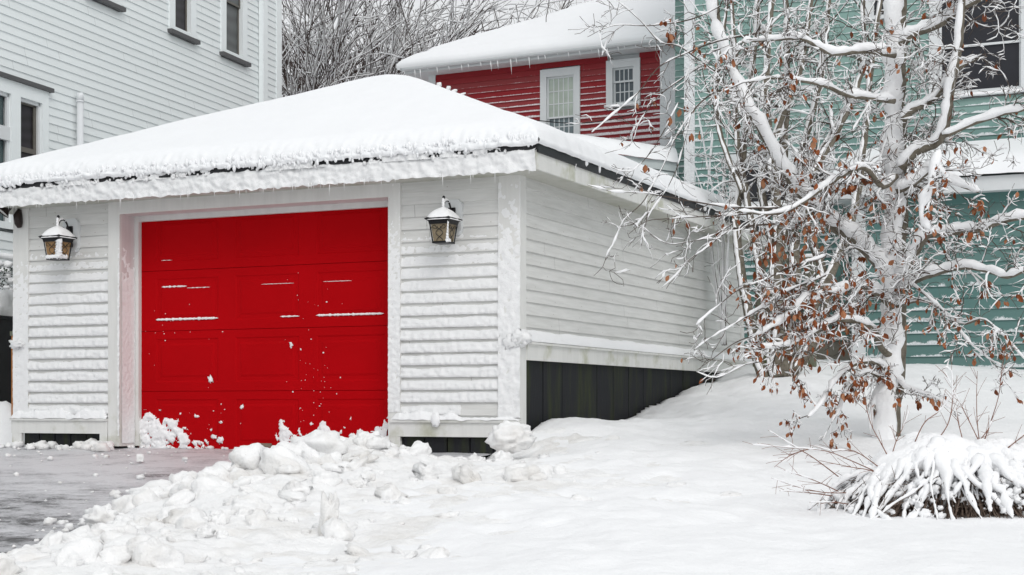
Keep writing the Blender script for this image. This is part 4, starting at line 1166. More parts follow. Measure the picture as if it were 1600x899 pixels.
# ------------------------------------------------------------------ teal house
TH = Frame(0, 0, GA)
pc = ray(1500, 210, 20.7); TH.o = (pc.x, pc.y)
xk = TH.front(1072, 210)[0]; TH.o = TH.world(xk, 0)
th = thing('teal_house', 'teal clapboard house with white trim behind the snowy trees', 'house', (*TH.o, 0), TH.a)
def tf_(px, py, y=0): return TH.front(px, py, y)
def build_teal():
    W_ = 14.0; zt = 8.6; dep = 9
    big = (tf_(1452,80)[0], tf_(1612,80)[0], tf_(1520,150)[1], tf_(1520,-30)[1])
    sml = (tf_(1352,10)[0], tf_(1402,10)[0], tf_(1375,30)[1], tf_(1375,-120)[1])
    low = (tf_(1140,280)[0], tf_(1305,280)[0], tf_(1230,322)[1], tf_(1230,236)[1])
    hol = [(a+.02,b-.02,c+.01,d-.01) for a,b,c,d in (big, sml, low)]
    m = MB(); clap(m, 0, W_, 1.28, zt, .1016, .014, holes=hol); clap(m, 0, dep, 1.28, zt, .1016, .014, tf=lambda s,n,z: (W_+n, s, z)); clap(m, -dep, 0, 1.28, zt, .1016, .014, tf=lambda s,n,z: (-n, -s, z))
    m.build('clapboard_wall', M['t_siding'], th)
    m = MB(); m.box(.05, W_-.05, .08, dep, 1, zt-.05); m.build('wall_core', M['white'], th)
    m = MB(); m.box(0, W_, .012, dep, .2, 1.28); m.build('foundation', M['stone'], th)
    m = MB(); a = tf_(1086, 200)[0]; m.box(-.02, a, -.026, 0, 1.28, zt); m.box(-.026, 0, 0, .14, 1.28, zt); m.build('corner_board', M['snowy_white'], th)
    # rear wing with its own strip of wall
    m = MB(); yq = 2.2; xq = tf_(1055, 200, yq)[0]
    clap(m, xq, 0, 1, zt-.6, .1016, .014, y=yq); m.build('rear_wing', M['t_siding'], th)
    window(th, TH, *big, cw=.13, sashm='wsash', pane='darkglass', rail=.47, casm='white', snow=True)
    window(th, TH, *sml, cw=.08, pane='darkglass', casm='white')
    window(th, TH, *low, cw=.13, sashm='white', pane='darkglass', rail=.9, casm='white', snow=True)
    # front porch extension
    ye = -1.25
    xa = tf_(1334, 400, ye)[0]; xb_ = W_
    zr = tf_(1540, 300, ye)[1]
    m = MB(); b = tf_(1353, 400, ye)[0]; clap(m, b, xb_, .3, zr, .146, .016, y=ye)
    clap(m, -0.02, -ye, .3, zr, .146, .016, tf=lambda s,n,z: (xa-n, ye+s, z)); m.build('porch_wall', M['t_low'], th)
    m = MB(); m.box(xa-.02, b, ye-.026, ye, .3, zr); m.build('porch_corner_board', M['white'], th)
    m = MB(); m.box(xa-.25, xb_, ye-.25, ye-.22, zr-.02, zr+.16); m.box(xa-.27, xa-.25, ye-.25, 0, zr-.02, zr+.16); m.quad((xa-.25,ye-.22,zr-.01),(xa-.25,0,zr-.01),(xb_,0,zr-.01),(xb_,ye-.22,zr-.01))
    m.build('porch_fascia', M['white'], th)
    m = MB(); m.quad((xa-.27,ye-.27,zr+.165),(xb_,ye-.27,zr+.165),(xb_,0,zr+.60),(xa-.27,0,zr+.60)); m.poly([(xa-.27,0,zr+.1),(xa-.27,ye-.27,zr+.1),(xa-.27,ye-.27,zr+.165),(xa-.27,0,zr+.60)]); pr = m.build('porch_roof', M['drip'], th)
    m = MB(); P_ = []
    for j in range(14):
        a_ = j/13; row = []
        for i in range(120):
            x = xa-.30+(xb_-xa+.3)*i/119; e = min(1, (x-xa+.30)/.15); e = math.sqrt(max(0, 1-(1-e)**2))
            row.append((x, ye-.31+1.30*a_**1.5 - .02*n3(x*3, 1), zr+.175+.43*a_**1.5+.20*e*math.sin(min(1, a_*2.6)*math.pi/2)+.014*n3(x*4, a_*3, 8)))
        P_.append(row)
    m.grid(P_); m.build('porch_roof_snow', M['roofsnow'], pr, True)
    # a second thin snow ledge over it
    m = MB(); q0, q1 = tf_(1470, 255)[0], tf_(1560, 255)[0]; zz = tf_(1515, 258)[1]
    m.tube([(q0+(q1-q0)*i/30, -.05, zz) for i in range(31)], [.05*(1+.3*n3(i*.7, 4))*min(1, (i+1)/3, (31-i)/3) for i in range(31)], 9); m.build('ledge_snow', M['snow'], th, True)
    # wide trim board left of the porch
    m = MB(); a, b = tf_(1308, 450)[0], tf_(1326, 450)[0]; m.box(a, b, -.03, 0, 1.3, zr); m.build('trim_board', M['teal'], th)
    m = MB(); e = .4; mid = dep/2; z2 = zt+3.2
    m.quad((-e,-e,zt),(W_+e,-e,zt),(W_+e,mid,z2),(-e,mid,z2)); m.quad((-e,mid,z2),(W_+e,mid,z2),(W_+e,dep+e,zt),(-e,dep+e,zt)); m.quad((-e,-e,zt-.02),(-e,dep+e,zt-.02),(W_+e,dep+e,zt-.02),(W_+e,-e,zt-.02))
    for x in (0, W_): m.poly([(x,0,zt),(x,mid,z2-.4),(x,dep,zt)])
    m.build('roof', M['roofsnow'], th)
build_teal()

# wooden stair rail and low fence behind the garage corner
def rail():
    S = Frame(*ray(1180, 470, 19.6).xy, GA)
    z0 = S.front(1190, 572)[1]-.2; z1 = S.front(1195, 410)[1]; zm = S.front(1195, 468)[1]
    t = thing('wooden_railing', 'weathered grey wooden stair railing behind the multi-stemmed tree', 'railing', (*S.o, z0), S.a)
    m = MB(); xR = S.front(1262, 430)[0]
    for x in (0, xR): m.box(x, x+.09, 0, .09, 0, z1-z0)
    m.build('post', M['oldwood'], t)
    m = MB(); m.box(-.02, xR+.1, -.02, .11, z1-z0, z1-z0+.04); m.build('rail', M['oldwood'], t); m = MB(); m.box(.09, xR, .02, .06, zm-z0, zm-z0+.08); m.build('rail', M['oldwood'], t)
    m = MB(); x = .10
    while x < xR: m.box(x, x+.035, .0, .02, zm-z0-.05, z1-z0); x += .075
    m.build('balusters', M['oldwood'], t)
    m = MB(); m.tube([(-.03+(xR+.12)*i/20, .045, z1-z0+.05) for i in range(21)], [.04*(1+.4*n3(i, 2)) for i in range(21)], 8); m.tube([(.05+(xR)*i/20, .04, zm-z0+.09) for i in range(21)], [.045*(1+.4*n3(i, 5)) for i in range(21)], 8); m.build('rail_snow', M['snow'], t, True)
rail()
def fence():
    S = Frame(*G.world(.05, GD+.28), GA)
    z0, z1 = .6, S.front(1168, 541)[1]
    t = thing('low_fence', 'short mossy green board fence at the back corner of the garage', 'fence', (*S.o, z0), S.a)
    for k in range(3):
        m = MB(); m.box(k*.10, k*.10+.09, 0, .02, 0, z1-z0-.01*k); m.build('board', M['mosswood'], t)
    m = MB(); m.box(0, .3, .022, .06, .08, .16); m.build('crossbar', M['mosswood'], t)
fence()

# ------------------------------------------------------------------ left of the garage: bin, shrub, plank
def bin_():
    p = ray(-8, 700, 16.3); gz = .15
    t = thing('bin', 'tall black plastic bin capped with a thick snow block', 'bin', (p.x, p.y, gz), R(-20))
    top = ray(0, 500, 16.3).z-gz; w_ = .17
    m = MB(); S_ = [(w_*.85, 0), (w_*.9, .1), (w_, top)]
    for (a, za), (b, zb_) in zip(S_, S_[1:]):
        q = [(-a,-a,za),(a,-a,za),(a,a,za),(-a,a,za)]; r = [(-b,-b,zb_),(b,-b,zb_),(b,b,zb_),(-b,b,zb_)]
        for i in range(4): m.quad(q[i], q[(i+1)%4], r[(i+1)%4], r[i])
    m.build('body', M['bin'], t)
    m = MB(); m.box(-w_-.02, w_+.02, -w_-.02, w_+.02, top, top+.035); m.build('lid', M['bin'], t)
    m = MB(); m.blob((0,0,top+.14), w_*1.02, w_*1.02, .17, 24, 16, .15, 1.5, 3, 0, 0, .7); m.build('snow_cap', M['snow'], t, True)
    p = ray(24, 560, 15.95)
    t = thing('wooden_post', 'narrow orange brown wooden post between bin and garage', 'post', (p.x, p.y, .1), R(-20))
    m = MB(); m.box(-.035,.035,-.02,.02,0,ray(0,525,15.95).z-.1); m.build('plank', M['orange_wood'], t)
    m = MB(); m.box(-.045,.045,-.03,.03,ray(0,525,15.95).z-.1,ray(0,518,15.95).z-.1); m.build('cap', M['oldwood'], t)
bin_()
def hedge():
    p = ray(20, 500, 17.3); base = Vector((p.x-.1, p.y, .2))
    t = thing('evergreen_shrub', 'dark evergreen shrub loaded with snow beside the white house', 'shrub', base)
    rr = random.Random(2); lf = MB(); sn = MB(); st = MB()
    top = ray(0, 412, 17.3).z
    for k in range(7):
        a = rr.uniform(0, 6.28); st.tube([(0,0,0),(.2*math.cos(a),.1*math.sin(a),.7),(.45*math.cos(a),.25*math.sin(a),top-base.z-.2)], [.02,.014,.006], 6)
    for k in range(2600):
        x = rr.gauss(0, .30); y = rr.gauss(0, .18); z = rr.uniform(.5, top-base.z-.02)*(1-.12*abs(x))
        q = Vector((x, y, z)); d = Vector((rr.gauss(0,1), rr.gauss(0,1), rr.gauss(0,1))).normalized(); e = d.cross(Vector((0,0,1))).normalized()*.012
        lf.quad(tuple(q-e), tuple(q+d*.025-e*.2), tuple(q+d*.05+e*.2), tuple(q+e))
    for k in range(170):
        x = rr.gauss(0, .28); y = rr.gauss(-.08, .16); z = rr.uniform(.7, top-base.z); r = rr.uniform(.02, .05)
        sn.blob((x, y, z), r*1.3, r*1.1, r*.8, 9, 6, .4, 1.5, k)
    st.build('trunk', M['bark'], t); lf.build('crown', M['needles'], t); sn.build('snow', M['snow'], t, True)
hedge()

# ------------------------------------------------------------------ trees
WIND = Vector((-.56, -.50, .10))
class Tree:
    def __init__(s, seed, snow_k=1.0, wind=1.0, sides=5):
        s.tr = MB(); s.tw = MB(); s.sn = MB(); s.lf = MB(); s.r = random.Random(seed); s.limbs = []
        s.snow_k = snow_k; s.wind = wind; s.sides = sides; s.leafp = 0; s.n = 0; s.tips = []
    def snow_on(s, P, Rr, amt=1.0, smin=.0035, sd=6):
        """a lumpy rope of snow lying on the upper and windward side"""
        n = len(P); Q = []; RR = []
        for i in range(n):
            t = (P[min(n-1, i+1)]-P[max(0, i-1)])
            if t.length < 1e-6: continue
            t.normalize(); up = Vector((0,0,1))*(1-.0*s.wind)+WIND*s.wind*1.0
            o = up-t*up.dot(t); lay = min(1.0, o.length)
            if o.length > 1e-4: o.normalize()
            k = .55+.75*lay
            q_ = 1/(1+Rr[i]*28)
            nz = 1+q_*(.75*n3(P[i].x*13, P[i].y*13, P[i].z*13)+1.0*n3(P[i].x*37, P[i].z*37, P[i].y*37))
            rs = (smin*.8+Rr[i]*.66)*k*nz*amt
            if i == 0 or i == n-1: rs *= .35
            rs = max(.0008, rs)
            Q.append(P[i]+o*(Rr[i]*.55+rs*.45)+Vector((n3(P[i].x*40, 3, P[i].z*40), n3(P[i].y*40, 7, P[i].z*40), n3(P[i].z*40, P[i].x*40, 1)))*min(.007, rs*.8)); RR.append(rs)
        if len(Q) > 1: s.sn.tube(Q, RR, sd)
    def resample(s, P, step):
        P = [Vector(p) for p in P]; out = []
        # catmull-rom
        for i in range(len(P)-1):
            p0 = P[max(0, i-1)]; p1 = P[i]; p2 = P[i+1]; p3 = P[min(len(P)-1, i+2)]
            n = max(1, int((p2-p1).length/step))
            for k in range(n):
                u = k/n
                out.append(.5*((2*p1)+(p2-p0)*u+(2*p0-5*p1+4*p2-p3)*u*u+(3*p1-p0-3*p2+p3)*u*u*u))
        out.append(P[-1]); return out
    def limb(s, P, r0, r1, mb=None, sides=9, step=.05, snow=1.0, rough=.10, smin=.006, pw=1.0):
        P = s.resample(P, step); n = len(P)
        Rr = [r0+(r1-r0)*(i/max(1, n-1))**pw for i in range(n)]
        P = [p+Vector((n3(p.x*4, p.z*4, 1), n3(p.y*4, p.z*4, 5), n3(p.x*4, p.z*4, 9)))*min(.02, Rr[i]*.5) for i, p in enumerate(P)]
        (mb or s.tr).tube(P, [r*(1+rough*n3(p.x*9, p.y*9, p.z*9)) for r, p in zip(Rr, P)], sides)
        if snow: s.snow_on(P, Rr, snow, smin, 8 if r0 > .02 else 6)
        return P, Rr
    def leaf(s, p, sz, hang=True):
        r = s.r; d = Vector((r.gauss(0,.35), r.gauss(0,.35), -1 if hang else r.gauss(0,.5))).normalized()
        w_ = d.cross(Vector((r.gauss(0,1), r.gauss(0,1), .1))).normalized(); nn = d.cross(w_)
        n0 = len(s.lf.v); L = sz; W = sz*.30; cu = r.uniform(-.25, .25)*sz
        pr = [(0,0),(.25,.75),(.55,1),(.8,.6),(1,0)]
        V = []
        for a, b in pr:
            c = p+d*(L*a)+nn*(cu*a*a)
            V += [c-w_*(W*b)+nn*(W*b*.35), c, c+w_*(W*b)+nn*(W*b*.35)]
        s.lf.v += [tuple(v) for v in V]
        for i in range(4):
            for j_ in range(2): a = n0+i*3+j_; s.lf.f.append((a, a+1, a+4, a+3))
    def twig(s, p, d, L, r0, level, droop=.25, snow=1.0, leafp=0.0, bend=1.25, kids=(3,6), spread=1.0, seg=.042, minr=.0020, snowp=.62, kl=(.35,.7)):
        r = s.r; n = max(3, int(L/seg)); P = [Vector(p)]; d = Vector(d).normalized(); D = [d]
        ax = Vector((r.gauss(0,1), r.gauss(0,1), r.gauss(0,1)))
        for i in range(n):
            d = (d + Vector((r.gauss(0,1), r.gauss(0,1), r.gauss(0,1)))*bend*.24 + ax*.03*bend + Vector((0,0,-droop*.16))).normalized()
            P.append(P[-1]+d*(L/n)); D.append(d)
        Rr = [max(minr, r0*(1-.75*i/n)) for i in range(n+1)]
        s.tw.tube(P, Rr, 4 if level > 0 else 5, False); s.n += 1; s.tips += P[1:]
        # broken snow
        if snow > 0:
            a = 0
            while a < n:
                ln = r.randint(2, 10)
                if r.random() < snowp: s.snow_on(P[a:min(n+1, a+ln+1)], Rr[a:min(n+1, a+ln+1)], snow*r.uniform(.5, 1.3), .0034, 5)
                a += ln if r.random() < .8 else ln+1
        if leafp:
            for i in range(1, n+1):
                if r.random() < leafp*(.5+i/n): s.leaf(P[i], r.uniform(.028, .066))
        if level > 0:
            for _ in range(r.randint(*kids)):
                i = r.randint(max(1, n//5), n-1)
                dd = (D[i]*(1.0) + Vector((r.gauss(0,1), r.gauss(0,1)*.8, r.gauss(.12,1)))*spread*.62).normalized()
                s.twig(P[i], dd, L*r.uniform(*kl)*(1-.35*i/n), Rr[i]*.7, level-1, droop, snow*.9, leafp, bend, kids, spread, seg, minr, snowp, kl)
        return P
    def sprout(s, P, Rr, count, L, level=2, leafp=0.0, droop=.25, spread=1.0, bias=Vector((0,0,0)), t0=.1, t1=1.0, r0=.006, snow=1.0, **kw):
        r = s.r; n = len(P)
        for _ in range(count):
            i = int((t0+(t1-t0)*r.random())*(n-1)); t = (P[min(n-1, i+1)]-P[max(0, i-1)]).normalized()
            d = (t*.6+Vector((r.gauss(0,1), r.gauss(0,.8), r.gauss(.15,1)))*spread*.7+bias).normalized()
            s.twig(P[i], d, L*r.uniform(.5, 1.15), min(r0, Rr[i]*.7), level, droop, snow, leafp, **kw)
    def build(s, name, label, base, group=None, bark='bark', twig='twig', branches=(), cat='tree'):
        t = thing(name, label, cat, tuple(base), 0, group)
        s.tr.build('trunk', M[bark], t, True, base)
        for b in branches: b.build('branch', M[bark], t, True, base)
        if s.tw.v: s.tw.build('twigs', M[twig], t, False, base)
        if s.sn.v: s.sn.build('branch_snow', M['snow'], t, True, base)
        if s.lf.v: s.lf.build('leaves', M['leaf'], t, False, base)
        print(name, 'twigs', s.n, 'verts', len(s.tw.v)+len(s.sn.v)+len(s.lf.v))
        return t

def tr(pl, d0, d1=None):
    n = len(pl); d1 = d0 if d1 is None else d1
    return [ray(p[0], p[1], d0+(d1-d0)*i/max(1, n-1)) for i, p in enumerate(pl)]
def main_tree():
    T = Tree(21); D = 12.3
    base = ray(1390, 695, D); br = []
    def limb(pl, d1, r0, r1, new=True, d0=D, snow=1.0, **k):
        mb = MB() if new else None
        if new: br.append(mb)
        return T.limb(tr(pl, d0, d1), r0, r1, mb, snow=snow, **k)
    trunk = limb([(1393,705),(1392,650),(1397,600),(1402,540),(1403,490),(1398,440),(1402,390),(1404,320),(1403,250),(1402,190),(1402,120),(1404,50),(1403,-20),(1402,-120)], D+.4, .082, .062, False, sides=16, snow=1.15, smin=.018, pw=.8)
    # second, bare stem at the foot of the trunk
    foot = limb([(1368,692),(1364,655),(1372,625),(1392,600)], D-.05, .022, .03, snow=.8)
    big = limb([(1398,468),(1382,420),(1352,385),(1300,350),(1262,312),(1232,270),(1205,225),(1180,180),(1155,130),(1132,75),(1118,25),(1108,-40),(1098,-110)], D+.9, .062, .036, snow=1.02, smin=.012, sides=12)
    L = {}
    L['r1'] = limb([(1408,72),(1425,55),(1465,38),(1505,12),(1560,-15)], D-.3, .036, .018, snow=.95, smin=.010)
    L['r2'] = limb([(1408,190),(1425,172),(1455,158),(1480,130),(1500,105),(1530,90)], D-.2, .036, .012, snow=.95, smin=.010)
    L['v'] = limb([(1408,262),(1430,238),(1458,226),(1472,205),(1482,165),(1492,110),(1500,60),(1503,10),(1508,-70)], D-.35, .040, .018, snow=.9, smin=.010)
    L['r3'] = limb([(1472,212),(1510,196),(1540,186),(1570,176),(1605,170),(1660,150)], D-.6, .022, .014, d0=D-.3, snow=1.0, smin=.012)
    L['r4'] = limb([(1400,455),(1425,408),(1450,368),(1490,362),(1530,358),(1565,346),(1605,340),(1660,345)], D-.6, .040, .018, snow=1.0, smin=.012)
    L['r5'] = limb([(1403,460),(1430,438),(1470,424),(1510,417),(1550,424),(1575,432),(1610,420),(1650,425)], D-.9, .030, .014, snow=1.0, smin=.012)
    L['r6'] = limb([(1400,300),(1430,285),(1455,262),(1462,262),(1490,285),(1530,300)], D-.3, .03, .010, snow=1.2, smin=.014)
    L['l1'] = limb([(1398,88),(1365,80),(1330,82),(1300,84),(1275,72),(1250,60),(1210,62),(1160,66)], D-.5, .024, .008, snow=1.1, smin=.012)
    L['l2'] = limb([(1398,158),(1355,152),(1320,148),(1290,135),(1250,126),(1205,122),(1170,128)], D-.5, .024, .007, snow=.95, smin=.010)
    L['l3'] = limb([(1400,275),(1380,292),(1350,262),(1315,275),(1285,295),(1240,325),(1200,335),(1155,330)], D-.5, .026, .007, snow=.95, smin=.010)
    L['l4'] = limb([(1395,480),(1365,455),(1335,448),(1300,462),(1260,470),(1225,500),(1180,525)], D-.8, .028, .006, snow=1.3, smin=.014)
    L['l5'] = limb([(1397,560),(1378,545),(1368,520),(1350,508),(1310,500),(1270,520),(1230,540),(1186,543)], D-.8, .028, .007, snow=1.0, smin=.012)
    L['l6'] = limb([(1395,590),(1370,568),(1335,570),(1305,595),(1285,630),(1262,652)], D-.7, .018, .005, snow=1.1, smin=.008)
    L['l7'] = limb([(1396,610),(1372,590),(1350,582),(1325,605),(1312,640),(1300,660)], D-.5, .014, .004, snow=1.0, smin=.008)
    L['r7'] = limb([(1402,585),(1415,605),(1440,614),(1465,625),(1487,640)], D-.4, .014, .004, snow=1.1, smin=.009)
    L['r8'] = limb([(1400,480),(1440,470),(1480,490),(1510,530),(1545,560),(1565,570)], D-.9, .012, .004, snow=.8, smin=.006)
    L['r9'] = limb([(1403,430),(1440,455),(1500,505),(1540,500),(1600,560),(1640,600)], D-1.1, .012, .004, snow=.8, smin=.006)
    L['hang'] = limb([(1470,235),(1460,270),(1452,300),(1440,335),(1452,360)], D-.7, .008, .004, d0=D-.6, snow=1.3, smin=.018)
    # free hanging twigs on the left, traced
    fine = []
    def f(pl, d0, d1, r0=.008, snow=.8, mb=False): 
        q = T.limb(tr(pl, d0, d1), r0, .0018, T.tw, sides=5, snow=0, step=.05)
        P, Rr = q; a = 0
        while a < len(P)-1:
            ln = T.r.randint(3, 8)
            if T.r.random() < .72: T.snow_on(P[a:a+ln+1], Rr[a:a+ln+1], snow*T.r.uniform(.7, 1.4), .0045, 6)
            a += ln
        fine.append(q); return q
    f([(1200,110),(1160,140),(1121,143),(1090,165),(1062,205),(1049,229),(1037,258),(1020,290),(1002,319),(974,345),(962,374),(947,402),(942,417),(928,431)], D+.6, D-.6)
    f([(1215,325),(1147,324),(1089,316),(1040,307),(1000,301),(960,300),(918,289)], D-.4, D-.9, .008)
    f([(1210,332),(1144,336),(1089,339),(1046,342),(1010,346),(982,366)], D-.4, D-.9, .007)
    f([(1210,350),(1144,359),(1104,388),(1078,405),(1056,430),(1034,450)], D-.4, D-1.0, .008)
    f([(1145,350),(1110,370),(1075,378),(1040,380),(1000,352)], D-.5, D-.8, .005)
    f([(1170,60),(1128,110),(1098,98),(1060,72),(1031,66),(1000,32),(953,-8)], D+.7, D, .009)
    f([(1200,50),(1130,62),(1080,80),(1031,104),(997,145),(965,173),(925,207)], D+.6, D-.2, .009, 1.0)
    f([(1110,95),(1070,120),(1030,150),(1000,190),(985,225),(945,240)], D+.6, D-.2, .007)
    f([(1125,10),(1080,30),(1020,40),(960,40),(918,58)], D+.6, D-.2, .007)
    f([(1060,160),(1040,200),(1015,240),(985,268),(955,262)], D+.2, D-.3, .005)
    f([(1080,175),(1065,240),(1045,290),(1010,345),(1000,390)], D+.2, D-.4, .005)
    f([(1290,430),(1230,455),(1190,480),(1150,505),(1110,528),(1086,546)], D-.5, D-1.0, .009, 1.2)
    f([(1290,460),(1230,500),(1190,520),(1150,535),(1115,560),(1090,578)], D-.5, D-1.0, .009, 1.2)
    f([(1290,400),(1230,420),(1190,440),(1155,452),(1120,480),(1088,508)], D-.5, D-1.0, .008, 1.2)
    f([(1300,480),(1250,515),(1200,560),(1165,570),(1120,590),(1088,581)], D-.5, D-1.0, .007, 1.0)
    # procedural twigs
    def sp(key, c, Ln, **k): P, Rr = (L[key] if isinstance(key, str) else key); T.sprout(P, Rr, c, Ln, **k)
    up = Vector((0,0,.25)); dn = Vector((0,0,-.35)); lf_ = Vector((-.5,-.1,0)); rt = Vector((.5,-.1,0))
    sp(trunk, 38, .72, leafp=.006, t0=.42, bias=up)
    sp(trunk, 10, .5, leafp=.05, t0=.28, t1=.5)
    sp(big, 52, .66, leafp=.012, bias=Vector((-.1,-.1,.15)), t0=.12)
    for k_ in ('r1','r2','r3'): sp(k_, 11, .55, leafp=.008)
    sp('v', 17, .6, leafp=.012); sp('r6', 10, .45, leafp=.05, bias=dn)
    sp('r4', 13, .55, leafp=.0125, bias=dn); sp('r5', 12, .6, leafp=.0125, bias=dn)
    sp('l1', 14, .5, leafp=.008); sp('l2', 15, .5, leafp=.012, bias=dn*.5)
    sp('l3', 22, .5, leafp=.05, bias=dn+lf_*.4); sp('l4', 24, .5, leafp=.07, bias=lf_*.7+dn*.6); sp('l5', 24, .48, leafp=.07, bias=lf_*.7+dn*.5)
    sp('l6', 12, .30, leafp=.10, bias=dn); sp('l7', 9, .26, leafp=.11, bias=dn); sp('r7', 8, .22, leafp=.0125, bias=dn)
    sp('r8', 9, .4, leafp=.05); sp('r9', 10, .4, leafp=.08, bias=dn); sp('hang', 6, .3, leafp=.08, snow=1.6)
    for q in fine: T.sprout(q[0], q[1], 7, .30, level=1, leafp=.006, t0=.15, r0=.0035, spread=.9, snow=.9)
    for q in fine[-4:]: T.sprout(q[0], q[1], 9, .34, level=1, leafp=.10, t0=.05, t1=.6, r0=.004, spread=.8, snow=1.2)
    # leaf clusters
    rr = T.r
    prj = [(800+F*p.x/p.y, HY-(p.z-CZ)/p.y*F, p) for p in T.tips if p.y > 5]
    for (px, py, n, s_) in ((1330,290,16,22),(1345,320,14,16),(1215,370,10,12),(1200,393,12,8),(1255,380,22,20),(1240,455,40,34),(1290,495,44,40),(1320,470,30,30),(1230,480,26,24),(1350,420,12,14),
                         (1260,350,16,22),(1510,60,6,8),(1480,145,3,4),(1500,230,4,5),(1315,10,6,6),(1390,640,10,10),(1190,90,8,30),(1260,130,8,34),(1300,210,10,30),(1150,190,6,24),(1230,250,8,24),(1120,60,5,24),(1350,120,5,20),(1330,625,18,24),(1275,600,12,18),(1460,640,10,14),(1030,40,8,12),(1060,60,5,8),(1010,150,4,10),(1060,175,6,8),(1545,330,8,20),(1500,390,10,20),(1560,470,10,24),(1010,250,3,6),(1080,210,4,8),(1130,100,4,20),(1380,320,8,20)):
        cand = [q[2] for q in prj if abs(q[0]-px) < s_*1.7 and abs(q[1]-py) < s_*1.4]
        if not cand: continue
        for _ in range(int(n*.42)+1):
            c_ = rr.choice(cand)
            for _ in range(rr.randint(1, 4)): T.leaf(c_+Vector((rr.gauss(0,.012), rr.gauss(0,.012), rr.gauss(-.006,.010))), rr.uniform(.035, .075))
    T.build('beech_tree', 'snow laden beech tree with rusty leaves in front of the teal house', base, branches=br)
main_tree()

def multi_tree():
    T = Tree(33); D = 16.4; base = ray(1212, 600, D); br = []
    stems = [([(1193,600),(1180,545),(1168,480),(1155,410),(1152,340),(1160,250),(1168,150),(1180,60),(1190,-60)], .045, .4),
             ([(1208,592),(1200,520),(1190,440),(1178,370),(1165,300),(1150,200),(1150,100),(1140,-60)], .038, .2),
             ([(1215,590),(1215,500),(1212,430),(1216,350),(1205,250),(1196,150),(1200,60),(1215,-60)], .05, .0),
             ([(1222,590),(1232,500),(1240,430),(1238,340),(1225,260),(1228,160),(1230,80),(1225,-60)], .055, .5),
             ([(1228,592),(1252,520),(1290,440),(1322,370),(1340,300),(1352,200),(1362,100),(1385,-60)], .045, .6),
             ([(1232,594),(1268,540),(1290,470),(1275,390),(1250,310),(1255,230),(1280,140),(1290,60),(1300,-60)], .045, .8),
             ([(1210,590),(1222,470),(1205,380),(1190,290),(1215,200),(1250,110),(1262,40),(1275,-60)], .045, .3),
             ([(1238,360),(1262,290),(1300,220),(1335,150),(1350,80),(1345,-60)], .035, .6),
             ([(1160,300),(1135,240),(1120,180),(1122,100),(1135,20),(1145,-60)], .026, .3),
             ([(1215,420),(1235,340),(1270,260),(1320,170),(1350,110)], .028, .5)]
    for k, (pl, r0, dd) in enumerate(stems):
        mb = MB() if k else None
        if mb is not None: br.append(mb)
        q = T.limb(tr(pl, D, D+dd), r0*1.35, r0*.45, mb, sides=10, snow=.50, smin=.008)
        T.sprout(q[0], q[1], 20, .72, level=2, leafp=.0, t0=.35, bias=Vector((0,0,.45)), spread=.85, r0=.010, snow=1.35, kids=(2,4), seg=.09)
    T.build('multi_stemmed_tree', 'leafless multi-stemmed tree plastered with snow behind the garage corner', base, branches=br)
multi_tree()

# thin upright shrub stems near the garage roof corner
def whips():
    T = Tree(5); D = 17.6; base = ray(1120, 560, D)
    for k in range(8):
        x0_ = 1105+T.r.uniform(-12, 45); x1_ = x0_+T.r.uniform(-50, 25); top = T.r.uniform(150, 260)
        q = T.limb(tr([(1128+k, 540),(x0_*.6+.4*1130, 420),(x0_, 330),((x0_+x1_)/2, (330+top)/2),(x1_, top)], D, D+T.r.uniform(-.3,.5)), .010, .003, None if k == 0 else T.tw, sides=5, snow=.9, smin=.008, step=.1)
        T.sprout(q[0], q[1], 4, .35, level=1, t0=.5, bias=Vector((0,0,.5)), r0=.004, snow=1.2)
    T.build('whip_shrub', 'cluster of thin snowy whips rising behind the garage roof corner', base, cat='shrub')
whips()

